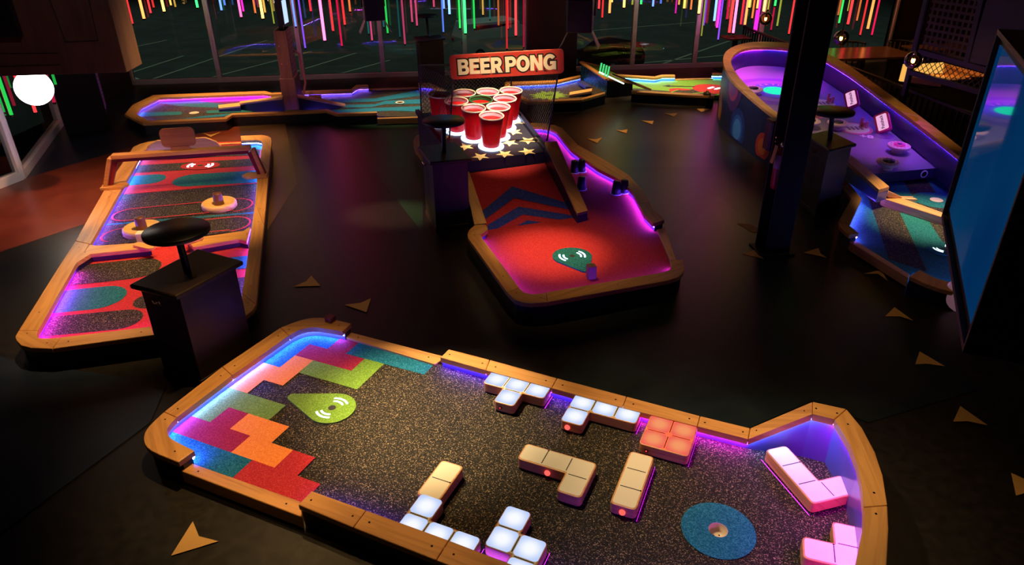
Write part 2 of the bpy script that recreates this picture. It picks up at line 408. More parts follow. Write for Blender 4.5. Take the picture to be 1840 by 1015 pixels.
def hull2(pts):
    pts = sorted((p[0], p[1]) for p in pts); H = []
    for rng in (pts, pts[::-1]):
        st0 = len(H)
        for p in rng:
            while len(H) - st0 >= 2 and (H[-1][0] - H[-2][0]) * (p[1] - H[-2][1]) - (H[-1][1] - H[-2][1]) * (p[0] - H[-2][0]) <= 0: H.pop()
            H.append(p)
        H.pop()
    return H
def slab(parent, poly, pats, z=CZ, name='carpet', base=C_DARK, z0=.03, hole=None, clip=False):
    if clip:
        hl = hull2(poly); pats = [(c_, m) for c_, m in ((clip_convex(pl, hl), m) for pl, m in pats) if c_]
    mb = MB(); poly = [(p[0], p[1]) for p in poly]
    if hole is None: mb.prism(poly, z0, z, base)
    else:                                 # a real hole in the top: one face with a keyhole cut
        (hx, hy), hr = hole; n = len(poly)
        ar = sum(poly[i][0] * poly[(i + 1) % n][1] - poly[(i + 1) % n][0] * poly[i][1] for i in range(n))
        if ar < 0: poly = poly[::-1]
        V = [(p[0], p[1], z0) for p in poly] + [(p[0], p[1], z) for p in poly]
        mb.add(V, [list(range(n))[::-1]] + [[i, (i + 1) % n, n + (i + 1) % n, n + i] for i in range(n)], base)
        k = min(range(n), key=lambda i: (poly[i][0] - hx) ** 2 + (poly[i][1] - hy) ** 2)
        a0 = math.atan2(poly[k][1] - hy, poly[k][0] - hx); H = arc((hx, hy), hr, a0, a0 - 2 * math.pi, 24)
        top = poly[k:] + poly[:k] + [poly[k]] + H
        # triangulated with bmesh-free ear order: bridge vertex repeated, so keep it one face
        mb.face([(p[0], p[1], z) for p in top], base)
    for i, (pl, m) in enumerate(pats):
        zz = z + .0012 + .0008 * i; n = len(pl)
        pl = [(p[0], p[1]) for p in pl]
        ar = sum(pl[k][0] * pl[(k + 1) % n][1] - pl[(k + 1) % n][0] * pl[k][1] for k in range(n))
        if ar < 0: pl = pl[::-1]
        mb.face([(p[0], p[1], zz) for p in pl], m)
    return mb.build(name, parent)
def marker(parent, c, tip, r, mat, z=CZ + .012, hole=.028, arcs=True, ang=None, mount=M_RUBBER):
    "teardrop tee marker with two pairs of lit arcs round a rubber spot"
    c, tip = Vector(c[:2]), Vector(tip[:2]); d = tip - c; L = d.length; a = math.atan2(d.y, d.x)
    mb = MB()
    if L > r * 1.15:
        al = math.acos(r / L); tr = r * .22
        body = arc(c, r, a + al, a + 2 * math.pi - al, 24)
        e = tip - d.normalized() * tr
        body += arc(e, tr, a - al, a + al, 6)
    else: body = arc(c, r, 0, 2 * math.pi, 30)[:-1]
    mb.prism(body, CZ, z, mat)
    mb.disc((c.x, c.y, z + .0015), hole, mount, 16)
    t = mb.build('tee_marker', parent)
    if arcs:
        w = ang if ang is not None else a + math.pi / 2
        for sgn in (0, 1):
            for rr in (.40, .60):
                ab = MB(); q = w + sgn * math.pi; n = 8; sp_ = .62
                for k in range(n):
                    a0 = q - sp_ + 2 * sp_ * k / n; a1 = q - sp_ + 2 * sp_ * (k + 1) / n
                    pts = [(c.x + R_ * math.cos(aa), c.y + R_ * math.sin(aa), z + .002) for R_, aa in ((rr * r, a0), (rr * r + .09 * r, a0), (rr * r + .09 * r, a1), (rr * r, a1))]
                    ab.face(pts, emit('marker_light', (.75, .9, 1), 4))
                ab.build('light_arc', t)
    return t
def cup_hole(parent, c, r, ring, ring_r, z=CZ):
    mb = MB(); n = 40; zz = z + .006
    for k in range(n):
        t0, t1 = 2 * math.pi * k / n, 2 * math.pi * (k + 1) / n
        mb.face([(c[0] + q * math.cos(t), c[1] + q * math.sin(t), zz) for q, t in ((r, t0), (ring_r, t0), (ring_r, t1), (r, t1))], ring)
    mb.build('hole_ring', parent)
    mb = MB(); mb.lathe((c[0], c[1], z + .006), [(r, .0), (r * .985, -.004), (r * .97, -.062), (0, -.0625)], plain('cup_liner', (.7, .58, .44), .4), 28, caps=False)
    for dx in (-.3, .3): mb.disc((c[0] + dx * r, c[1] + .25 * r, z - .054), r * .1, M_SCREW, 8)
    return mb.build('cup', parent)

# ------------------------------------------------------------ setting: floor, windows, walls, outside
F_DARK = mottled('dark_vinyl', (.005, .0042, .0045), (.013, .010, .009), 14, .34)
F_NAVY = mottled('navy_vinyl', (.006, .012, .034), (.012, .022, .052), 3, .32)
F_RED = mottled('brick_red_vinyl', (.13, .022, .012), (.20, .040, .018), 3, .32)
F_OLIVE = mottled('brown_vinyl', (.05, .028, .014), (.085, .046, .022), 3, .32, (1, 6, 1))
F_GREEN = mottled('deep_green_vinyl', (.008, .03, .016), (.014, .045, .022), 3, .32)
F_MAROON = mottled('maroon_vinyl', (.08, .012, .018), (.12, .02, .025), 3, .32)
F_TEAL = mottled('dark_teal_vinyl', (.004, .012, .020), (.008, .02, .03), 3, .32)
F_PLANK = mottled('dark_plank_vinyl', (.016, .012, .010), (.036, .026, .020), 3, .32, (1, 9, 1))
mb = MB()
mb.prism([(-8.6, -1.5), (11.5, -1.5), (11.5, 17.4), (-8.3, 15.48)], -.1, 0, F_DARK)
fl = lambda pts, m, k: mb.face([tuple(P(*p) + Vector((0, 0, .0006 * k))) for p in pts], m)
fl([(0, 640), (0, 452), (150, 403), (470, 300), (470, 215), (690, 210), (760, 300), (1400, 300), (1300, 150), (760, 160), (230, 160), (30, 330), (-260, 450), (-260, 760)], F_PLANK, 1)
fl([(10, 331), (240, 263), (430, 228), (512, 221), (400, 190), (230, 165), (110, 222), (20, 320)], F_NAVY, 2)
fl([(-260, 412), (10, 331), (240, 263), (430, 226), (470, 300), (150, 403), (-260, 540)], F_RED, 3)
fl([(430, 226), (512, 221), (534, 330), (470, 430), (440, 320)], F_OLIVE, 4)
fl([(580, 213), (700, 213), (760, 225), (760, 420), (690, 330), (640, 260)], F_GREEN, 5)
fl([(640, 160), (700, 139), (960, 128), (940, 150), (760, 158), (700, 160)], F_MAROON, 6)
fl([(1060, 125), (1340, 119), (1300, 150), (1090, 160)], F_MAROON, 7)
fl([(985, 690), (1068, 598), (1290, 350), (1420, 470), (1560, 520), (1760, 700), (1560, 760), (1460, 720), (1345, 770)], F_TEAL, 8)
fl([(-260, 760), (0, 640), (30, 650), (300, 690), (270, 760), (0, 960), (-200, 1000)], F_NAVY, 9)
struct(mb, 'floor')
mb = MB(); mb.prism([(-9, -1.5), (11.5, -1.5), (11.5, 17.5), (-9, 15.5)], 4.6, 4.7, plain('black_ceiling', (.01, .01, .012), .9)); struct(mb, 'ceiling')
M_WALL = plain('dark_plum_wall', (.022, .012, .018), .7)
mb = MB(); mb.prism([(11.4, -1.5), (11.55, -1.5), (11.55, 17.5), (11.4, 17.5)], 0, 4.6, M_WALL); struct(mb, 'wall_right')
mb = MB(); mb.prism([(-9, -1.6), (11.5, -1.6), (11.5, -1.45), (-9, -1.45)], 0, 4.6, M_WALL); struct(mb, 'wall_back')
WL, WR = P(240, 152), P(1340, 118)                     # foot of the long window wall
wdir = (WR - WL).normalized(); wn = Vector((-wdir.y, wdir.x, 0))
def onwall(px, z=0.0, off=0.0):
    o = WL + wn * off; return PP(px[0], px[1], o, wn)
GLASS = glass('window_glass', (.80, .92, .90))
def win(n, pa, pb, zs=.10, group=None, a3=None, b3=None):
    a = a3 or onwall(pa); b = b3 or onwall(pb); d = (b - a); d.z = 0; L = d.length; d.normalize(); q = Vector((-d.y, d.x, 0))
    f = MB(); fw = .045
    bar = lambda c0, c1, z0, z1, w: f.prism([tuple((c0 + q * w)[:2]), tuple((c1 + q * w)[:2]), tuple((c1 - q * w)[:2]), tuple((c0 - q * w)[:2])], z0, z1, M_MULL)
    bar(a, a + d * fw, 0, 4.6, .06); bar(b - d * fw, b, 0, 4.6, .06); bar(a + d * fw, b - d * fw, 0, zs, .06); bar(a + d * fw, b - d * fw, 4.4, 4.6, .06)
    o = struct(f, 'window_%d' % n, bevel=.004)
    g = MB(); A, B = a + d * fw, b - d * fw
    g.face([(A.x, A.y, zs), (B.x, B.y, zs), (B.x, B.y, 4.4), (A.x, A.y, 4.4)], GLASS)
    g.build('pane', o)
    return o
xs = [(240, 152), (397, 148), (546, 142.5), (690, 137), (837, 132), (945, 129)]
for i in range(5): win(i + 1, xs[i], xs[i + 1])
xs = [(1030, 126), (1135, 121.5), (1246, 118)]
for i in range(2): win(i + 6, xs[i], xs[i + 1])
p0 = onwall(xs[-1]); ends = [p0, p0 + wdir * 1.5, p0 + wdir * 3.1, p0 + wdir * 4.7]
for i in range(3): win(8 + i, None, None, a3=ends[i], b3=ends[i + 1])
# pillar between the two runs of glass
a, b = onwall((945, 129)), onwall((1030, 126))
mb = MB(); mb.prism([tuple((a - wn * .35)[:2]), tuple((b - wn * .35)[:2]), tuple((b + wn * .3)[:2]), tuple((a + wn * .3)[:2])], 0, 4.6, plain('maroon_pillar', (.045, .012, .018), .6)); struct(mb, 'wall_pillar')
a = ends[-1]
mb = MB(); mb.prism([tuple(a[:2]), (11.5, a.y + .1), (11.5, a.y + .35), (a.x, a.y + .25)], 0, 4.6, plain('red_brown_wall', (.06, .02, .012), .6)); struct(mb, 'wall_far')
# left return of the glazing
LW = [P(-260, 425), P(-90, 372), P(52, 317), P(112, 218)]
lwn = [LW[0], LW[1], P(38, 322), P(108, 226)]
for i in range(3): win(11 + i, None, None, a3=lwn[i], b3=lwn[i + 1], zs=.12)
a = lwn[-1]; b = WL
mb = MB(); mb.prism([(a.x, a.y), (b.x, b.y), (b.x - .25, b.y + .1), (a.x - .25, a.y)], 0, 4.6, M_WALL); struct(mb, 'wall_left')
# outside: the car park lies a storey lower
GZ = -4.4
OUT = mottled('asphalt', (.030, .034, .030), (.055, .060, .052), .8, .55)
mb = MB(); mb.prism([(-90, 18), (90, 18), (90, 150), (-90, 150)], GZ - .2, GZ, OUT)
LN = plain('pale_joint', (.34, .34, .24), .8)
for a, b in (((215, 137), (330, 100)), ((245, 152), (480, 72)), ((330, 152), (560, 92)), ((455, 152), (640, 95)), ((560, 146), (700, 108)), ((210, 128), (275, 152)), ((205, 92), (300, 72)), ((1100, 118), (1400, 90)), ((1180, 118), (1350, 60)), ((1000, 60), (1250, 40))):
    A, B = P(*a, GZ + .01), P(*b, GZ + .01); d = (B - A).normalized(); q = Vector((-d.y, d.x, 0)) * .07
    mb.face([A + q, B + q, B - q, A - q], LN)
tag(mb.build('outdoor_paving'), kind='structure')
mb = MB(); mb.prism([(-90, 140), (90, 140), (90, 142), (-90, 142)], GZ, 12, plain('night_facade', (.02, .024, .024), .8)); tag(mb.build('trim_1'), kind='structure')

# ------------------------------------------------------------ course 1: falling-block hole in the foreground
c1 = thing('mini_golf_course', 'foreground mini golf hole with coloured block pattern, white block bumpers and curved end wall', 'mini golf hole', P(800, 800))
z5 = lambda x, y: (220 + x / 2.537, 560 + y / 2.537)
z6 = lambda x, y: (700 + x / 2.446, 600 + y / 2.446)
z7 = lambda x, y: (1140 + x / 3.03, 680 + y / 3.03)
back = [(z5(1043, 53), z5(1003, 90)), (z5(940, 29), z5(925, 77)), (z5(890, 25), z5(880, 70)), (z5(840, 30), z5(835, 74)), (z5(780, 48), z5(795, 88)), (z5(720, 72), z5(760, 108)),
        (z5(455, 250), z5(500, 290)), (z5(190, 455), z5(247, 482)), (z5(130, 510), z5(218, 512)), (z5(103, 545), z5(204, 535)), (z5(95, 575), z5(203, 550)), (z5(103, 610), z5(215, 573)), (z5(140, 640), z5(245, 593)), (z5(255, 686), z5(328, 634))]
rail(c1, back, joints=(5, 6, 7), leds=[(0, 4, 'azure'), (4, 7, 'azure'), (7, 9, 'azure'), (9, 13, 'azure')], smooth=1, led_k=2.2)
rail(c1, [(z5(1040, 93), z5(1012, 116)), (z5(1475, 205), z5(1425, 240))], z=.118, thick=.10, flush=True)
rail(c1, [(z5(265, 724), z5(306, 688)), (z5(820, 936), z5(812, 866))], z=.118, thick=.10, flush=True)
far = [((806, 627), (791, 642)), ((880, 646), (873, 665)), ((1001, 679), (991, 697)), ((1126, 712), (1118.5, 732)), ((1258, 747), (1253, 766)), ((1348, 769), (1344.6, 789))]
O1, I1 = rail(c1, far, joints=(1, 2, 3, 4), leds=[(0, 1, 'indigo'), (1, 3, 'indigo'), (3, 5, 'magenta')], led_k=1.2)
HZ = .47
endz = [RZ, HZ, HZ, HZ, HZ, HZ, HZ, HZ, HZ, HZ]
end = [((1348, 769), (1344.6, 789)), (z7(970, 125), z7(970, 193)), (z7(1155, 165), z7(1090, 222)), (z7(1240, 268), z7(1170, 355)), (z7(1310, 400), z7(1215, 470)), (z7(1352, 525), z7(1236, 570)),
       (z7(1378, 690), z7(1250, 700)), (z7(1384, 820), z7(1250, 800)), (z7(1374, 1015), z7(1205, 1015)), (z7(1330, 1300), z7(1090, 1240))]
tl = [P(*p, CZ) for p in ((1345, 803), (1439, 832), (1476, 838.5), (1493, 868), (1507, 900), (1517, 935), (1524, 975), (1527, 1020), (1522, 1080), (1500, 1160))]
_tp = [P(*e[1], z_) for e, z_ in zip(end, endz)]; _ct = P(1250, 940, HZ)
for k in range(0, 10):
    o_ = (_tp[k] - _ct); o_.z = 0; o_ = _tp[k] + o_.normalized() * .03; tl[k] = Vector((o_.x, o_.y, CZ))
rail(c1, end, z=endz, joints=(1, 2, 6), screws=True, thick=.05)
# the tall end wall under that rail: glossy blue panels standing on the carpet edge
WALLM = plain('glossy_blue_panel', (.10, .12, .60), .22)
mb = MB(); top = [P(*e[1], z) for e, z in zip(end, endz)]
for k in range(9):
    a, b = tl[k], tl[k + 1]; za, zb = endz[k] - .05, endz[k + 1] - .05
    n = (b - a).cross(Vector((0, 0, 1))).normalized()
    mb.face([(a.x, a.y, .03), (b.x, b.y, .03), (b.x, b.y, zb), (a.x, a.y, za)], WALLM)
mb.build('end_wall', c1)
for a, b, c in ((0, 2, 'blue'), (2, 9, 'magenta')):
    lb = MB()
    for k in range(a, b):
        p, q = tl[k], tl[k + 1]; za, zb = endz[k] - .052, endz[k + 1] - .052
        cen = P(1250, 940); di = lambda v: (Vector((cen.x - v.x, cen.y - v.y, 0))).normalized() * .018
        e_ = Vector((0, 0, 0)); t_i = [top[k].lerp(Vector((p.x, p.y, top[k].z)), .25), top[k + 1].lerp(Vector((q.x, q.y, top[k + 1].z)), .25)]
        lb.face([(p.x, p.y, za - .004), (q.x, q.y, zb - .004), (q.x + di(q).x, q.y + di(q).y, zb - .001), (p.x + di(p).x, p.y + di(p).y, za - .001)], led_mat(c, 1.0 if c == 'blue' else 1.7))
    lb.build('light_strip', c1)
near = [(z5(800, 878), z5(860, 817)), (z5(1052, 982), z5(1110, 906)), ((784, 1006), (806, 971)), ((960, 1073), (975, 1036)), ((1230, 1190), (1230, 1140)), ((1480, 1235), (1460, 1190))]
O2, I2 = rail(c1, near, joints=(1, 2, 3, 4), leds=[(0, 1, 'indigo'), (1, 5, 'indigo')], led_k=1.4)
U = 0.0575 * 3.2      # grid cell of the block pattern
_c, _s = math.cos(-.422965), math.sin(-.422965); GO = Vector((-.630565, 1.461511)) * 3.2
def gp(u, v): return Vector((GO.x + U * (u * _c - v * _s), GO.y + U * (u * _s + v * _c)))
cells = lambda lst, m: [([gp(*q) for q in lst], m)]
pats = []
pats += cells([(-.05, 0), (1, 0), (1, 2), (2, 2), (2, 3.25), (.6, 3.25), (.1, 2.9), (-.05, 2.2)], C_BLUE)
pats += cells([(1, 1), (4, 1), (4, 2), (3, 2), (3, 3.2), (2, 3.2), (2, 2), (1, 2)], C_RED)
pats += cells([(3, 2), (7, 2), (7, 3.05), (3, 3.05)], C_BLUE)
pats += cells([(-.05, -2), (1, -2), (1, -1), (2, -1), (2, 1), (1, 1), (1, 0), (-.05, 0)], C_ORANGE)
pats += cells([(2, 0), (5, 0), (5, 2), (4, 2), (4, 1), (2, 1)], C_GREEN)
pats += cells([(-.05, -4), (1, -4), (1, -3), (3, -3), (3, -2), (-.05, -2)], C_GREEN)
pats += cells([(-.05, -5), (3, -5), (3, -4), (2, -4), (2, -3), (1, -3), (1, -4), (-.05, -4)], C_RED)
pats += cells([(2, -4), (2, -3), (4, -3), (4, -4), (5, -4), (5, -5), (3, -5), (3, -4)], C_ORANGE)
pats += cells([(-.0, -5.9), (0, -5), (4, -5), (4, -6.05), (.6, -6.05)], C_BLUE)
pats += cells([(4, -6.05), (4, -5), (5, -5), (5, -4), (6, -4), (6, -5), (7, -5), (7, -6.0)], C_RUST)
M2 = lambda p, c=P(800, 800): p
inn = [P(*b_[1], RZ) for b_ in back[1:13]]
cen = P(560, 740)
inn = [p + (p - Vector((cen.x, cen.y, p.z))).normalized() * .03 for p in inn]
HC = P(1290.3, 953, CZ)
cpoly = inn[::-1] + [P(*z5(1015, 116), CZ), P(*z5(1425, 242), CZ)] + [I1[0] + Vector((.03, .05, 0))] + [i + Vector((.02, .04, 0)) for i in I1[1:-1]] + tl + \
    [I2[-1], I2[-2] - Vector((.03, .05, 0)), I2[2] - Vector((.02, .05, 0)), I2[1] - Vector((.02, .05, 0)), I2[0] - Vector((.01, .05, 0)), P(*z5(806, 866), CZ), P(*z5(308, 690), CZ)]
slab(c1, cpoly, pats, hole=((HC.x, HC.y), .055))
cup_hole(c1, HC, .055, C_BLUE, .212)
mk = P(597, 735, CZ); tipm = P(519, 713, CZ)
marker(c1, mk, tipm, .172, C_GREEN, ang=math.atan2((P(640, 700) - P(560, 760)).y, (P(640, 700) - P(560, 760)).x))
# seams between the rubber mats
mb = MB()
for a, b in (((862, 720), (768, 850)), ((960, 760), (850, 985)), ((1085, 770), (960, 1000)), ((1228, 800), (1180, 980))):
    A, B = P(*a, CZ + .0018), P(*b, CZ + .0018); d = (B - A).normalized(); q = Vector((-d.y, d.x, 0)) * .0025
    mb.face([A + q, B + q, B - q, A - q], M_RUBBER)
mb.build('mat_seam', c1)
tag(c1, kind=None)

# tetromino bumpers: wood body with inset acrylic tops
def block(cells_, org, rot, name, label, lit, zb=CZ + .002, h=.088, cs=.165, edge_glow=None, sensor=None, grp='block bumpers on the foreground hole', topcol=None):
    """cells on a unit grid (x right, y up); org = world point of cell corner (0,0)"""
    t = thing(name, label, 'block bumper', (org.x, org.y, zb), grp); t.rotation_euler = (0, 0, rot)
    cs_ = set(cells_)
    # outline of the union, counter-clockwise
    edges = {}
    for (x, y) in cs_:
        for (dx, dy), (a, b) in (((0, -1), ((x, y), (x + 1, y))), ((1, 0), ((x + 1, y), (x + 1, y + 1))), ((0, 1), ((x + 1, y + 1), (x, y + 1))), ((-1, 0), ((x, y + 1), (x, y)))):
            if (x + dx, y + dy) not in cs_: edges[a] = b
    st = next(iter(edges)); loop = [st]
    while edges[loop[-1]] != st: loop.append(edges[loop[-1]])
    loop = [p for i, p in enumerate(loop) if (p[0] - loop[i - 1][0]) * (loop[(i + 1) % len(loop)][1] - p[1]) != (p[1] - loop[i - 1][1]) * (loop[(i + 1) % len(loop)][0] - p[0])]
    def off(lp, d, rad):
        out = []; n = len(lp)
        for i in range(n):
            a, b, c = Vector(lp[i - 1]), Vector(lp[i]), Vector(lp[(i + 1) % n])
            e1 = (b - a).normalized(); e2 = (c - b).normalized(); n1 = Vector((-e1.y, e1.x)); n2 = Vector((-e2.y, e2.x))
            q = b * cs + (n1 + n2) * d; conv = e1.x * e2.y - e1.y * e2.x > 0; r_ = rad if conv else rad * .35
            p0, p1 = q - e1 * r_, q + e2 * r_
            for k in range(6):
                s = k / 5; out.append(tuple((p0 * (1 - s) ** 2 + q * 2 * s * (1 - s) + p1 * s * s)))
        return out
    mb = MB(); mb.prism(off(loop, .003, .032), .012, h, M_RAIL); mb.prism(off(loop, .012, .03), 0, .014, M_RUBBER)
    mb.build('body', t, bevel=.005, local=True)
    tm = topcol or M_CREAM
    mb = MB(); mb.prism(off(loop, .013, .024), h - .004, h + .0015, tm); 
    LINE = plain('black_groove', (.01, .01, .01), .6)
    for (x, y) in cells_:
        if (x + 1, y) in cs_: mb.box((cs * (x + 1), cs * (y + .5), h + .0005), .006, cs * .72, .0018, LINE)
        if (x, y + 1) in cs_: mb.box((cs * (x + .5), cs * (y + 1), h + .0005), cs * .72, .006, .0018, LINE)
    for (x, y) in cells_[:1]: mb.disc((cs * (x + (1 if (x + 1, y) in cs_ else .9)), cs * (y + (1 if (x, y + 1) in cs_ else .9)), h + .0026), .006, M_SCREW, 10)
    mb.build('top_panel', t, local=True)
    if lit:
        for (x, y) in cells_:
            mb = MB(); pl = rrect(cs - .018, cs - .018, .022)
            mb.prism([(cs * (x + .5) + a, cs * (y + .5) + b) for a, b in pl], h, h + .003, lit)
            mb.build('lit_square', t, local=True)
    if sensor:
        (sx, sy, ang, col) = sensor; mb = MB(); d = Vector((math.cos(ang), math.sin(ang), 0)); c = Vector((sx * cs, sy * cs, h * .52))
        if col == 'dark': mb.tube([c - d * .004, c + d * .003], .013, M_BLACK, 12); mb.tube([c + d * .003, c + d * .005], .006, emit('sensor_red_dim', (1, .05, .04), 1.2), 8)
        else: mb.tube([c - d * .01, c + d * .006, c + d * .016], [.019, .019, .010], emit('sensor_red', (1, .10, .08), 1.5), 12)
        mb.build('sensor_light', t, local=True)
    if edge_glow:  # thin strip added for the magenta rail light glowing on block sides
        lb = MB(); e0, e1 = edge_glow; A, B = Vector((*e0, 0)) * cs, Vector((*e1, 0)) * cs; d = (B - A).normalized(); q = Vector((d.y, -d.x, 0)) * .006
        lb.face([A + q + Vector((0, 0, .003)), B + q + Vector((0, 0, .003)), B + q + Vector((0, 0, .008)), A + q + Vector((0, 0, .008))], led_mat('magenta', .05))
        lb.build('light_strip', t, local=True)
    return t
def lit_top(name, col, edge, s):
    "back-lit acrylic square: brightest over its lamp in the middle"
    if name in MATS: return MATS[name]
    m = bpy.data.materials.new(name); m.use_nodes = True; nt = m.node_tree; nt.nodes.clear(); L = nt.links.new
    e = nt.nodes.new('ShaderNodeEmission'); o = nt.nodes.new('ShaderNodeOutputMaterial'); tc = nt.nodes.new('ShaderNodeTexCoord')
    sb = nt.nodes.new('ShaderNodeVectorMath'); sb.operation = 'SUBTRACT'; sb.inputs[1].default_value = (.5, .5, .5)
    ml = nt.nodes.new('ShaderNodeVectorMath'); ml.operation = 'MULTIPLY'; ml.inputs[1].default_value = (1, 1, 0)
    ln_ = nt.nodes.new('ShaderNodeVectorMath'); ln_.operation = 'LENGTH'
    mr = nt.nodes.new('ShaderNodeMapRange'); mr.inputs[1].default_value = .12; mr.inputs[2].default_value = .62; mr.interpolation_type = 'SMOOTHSTEP'
    mx = nt.nodes.new('ShaderNodeMixRGB'); mx.inputs[1].default_value = (*col, 1); mx.inputs[2].default_value = (*edge, 1)
    L(tc.outputs['Generated'], sb.inputs[0]); L(sb.outputs[0], ml.inputs[0]); L(ml.outputs[0], ln_.inputs[0]); L(ln_.outputs['Value'], mr.inputs[0]); L(mr.outputs[0], mx.inputs[0])
    L(mx.outputs[0], e.inputs[0]); e.inputs[1].default_value = s; L(e.outputs[0], o.inputs[0])
    MATS[name] = m; return m
LITW = lit_top('lit_white_square', (.95, .97, 1), (.50, .62, .95), 1.0)
LITR = lit_top('lit_red_square', (1, .34, .14), (.95, .14, .10), .9)
TH = -.422965
BZ = CZ + .09
def place(cell_px, cell, rot, cs=.165):
    "origin so that the middle of the given cell's top sits under the pixel"
    c = P(*cell_px, BZ); ca, sa = math.cos(rot), math.sin(rot); x, y = (cell[0] + .5) * cs, (cell[1] + .5) * cs
    return Vector((c.x - (x * ca - y * sa), c.y - (x * sa + y * ca), 0))
z4 = lambda x, y: (860 + x / 4.6, 660 + y / 4.6)
zb5 = lambda x, y: (700 + x / 4.95, 810 + y / 4.95)
r_ = TH
block([(0, 1), (1, 1), (2, 1), (1, 0)], place(z4(318, 143), (1, 1), r_), r_, 'block_bumper', 'lit white T-shaped block against the far rail of the foreground hole', LITW, sensor=(1.35, 0, -math.pi / 2, 'dark'), edge_glow=((3, 1), (3, 2)))
block([(0, 1), (1, 1), (2, 1), (0, 0)], place(z4(860, 292), (0, 1), r_), r_, 'block_bumper', 'lit white L-shaped block at the far rail, beside the red square block', LITW, sensor=(.35, 0, -math.pi / 2, 'red'), edge_glow=((3, 1), (3, 2)))
block([(0, 1), (1, 1), (0, 0), (1, 0)], place(z4(1495, 470), (0, 1), r_), r_, 'block_bumper', 'glowing red square block of four panels against the far rail', LITR, sensor=(.35, 0, -math.pi / 2, 'dark'), edge_glow=((2, 0), (2, 2)), topcol=plain('red_acrylic', (.7, .12, .06), .4, em=(1, .12, .06), es=.6))
block([(0, 1), (1, 1), (2, 1), (2, 0)], place(z4(450, 715), (0, 1), r_), r_, 'block_bumper', 'unlit cream L-shaped block in the middle of the foreground carpet', None, sensor=(1.3, 1, -math.pi / 2, 'red'))
block([(0, 0), (0, 1), (0, 2)], place(z4(1330, 780), (0, 2), r_ + .02), r_ + .02, 'block_bumper', 'unlit cream straight block of three panels in the middle of the carpet', None, sensor=(.5, 0, -math.pi / 2, 'red'), edge_glow=((1, 0), (1, 3)))
block([(0, 0), (0, 1)], place(zb5(510, 180), (0, 1), r_), r_, 'block_bumper', 'unlit cream block of two panels standing behind the lit L at the near rail', None, sensor=(.5, 0, -math.pi / 2, 'red'))
block([(0, 1), (0, 0), (1, 0), (2, 0)], place(zb5(325, 490), (0, 1), r_), r_, 'block_bumper', 'lit white L-shaped block pressed against the near rail', LITW, edge_glow=((3, 0), (3, 1)))
block([(0, 1), (0, 2), (1, 1), (1, 0)], place(zb5(1110, 600), (0, 2), r_), r_, 'block_bumper', 'lit white S-shaped block at the bottom edge of the photo', LITW, edge_glow=((2, 0), (2, 2)))
PINKT = M_WHITE
a1 = P(*z7(785, 420), BZ); a2 = P(*z7(920, 570), BZ); rr = math.atan2(a2.y - a1.y, a2.x - a1.x)
block([(0, 0), (1, 0), (2, 0), (2, 1)], place(z7(808, 420), (0, 0), rr), rr, 'block_bumper', 'pink-lit L-shaped block lying askew in the far corner by the blue end wall', None, edge_glow=((0, 0), (3, 0)), topcol=PINKT)
block([(0, 1), (1, 2), (1, 1), (1, 0)], place(z7(1000, 935), (0, 1), r_ + .10), r_ + .10, 'block_bumper', 'pink-lit T-shaped block by the curved end rail in the lower right corner', None, edge_glow=((2, 0), (2, 3)), topcol=PINKT)
# small number block on the rail
def number_block(px, w, h, rot, z, label, txt, col, body, colour):
    c = P(*px, z); t = thing('number_block', label, 'block', (c.x, c.y, z)); t.rotation_euler = (0, 0, rot)
    mb = MB(); mb.box((0, 0, 0), w, w, h, body); mb.build('body', t, bevel=.006, local=True)
    text_obj(txt, 'number', t, (0, 0, h + .001), (0, 0, 0), w * .8, colour, .001)
    return t
def text_obj(txt, name, parent, loc, rot, size, mat, ext=.002, offset=0.0, width=None, local=True, space=1.0, align='CENTER'):
    cu = bpy.data.curves.new(name, 'FONT'); cu.body = txt; cu.size = size; cu.extrude = ext; cu.offset = offset
    cu.align_x = align; cu.align_y = 'CENTER'; cu.space_character = space
    tmp = bpy.data.objects.new('tmp', cu); COL.objects.link(tmp)
    bpy.context.view_layer.update()
    me = bpy.data.meshes.new_from_object(tmp.evaluated_get(bpy.context.evaluated_depsgraph_get()))
    bpy.data.objects.remove(tmp); me.materials.clear(); me.materials.append(mat)
    o = bpy.data.objects.new(name, me); COL.objects.link(o)
    if width:
        xs_ = [v.co.x for v in me.vertices]; k = width / (max(xs_) - min(xs_))
        for v in me.vertices: v.co.x *= k
    if parent is not None: o.parent = parent
    o.location = loc; o.rotation_euler = rot
    return o
NB_RED = plain('dark_red_block', (.16, .02, .025), .45)
number_block((594, 576), .07, .045, -.5, RZ + .002, 'small dark red wedge block lying on the back corner rail of the foreground hole', '1', None, NB_RED, plain('deep_red_paint', (.35, .03, .03), .5))

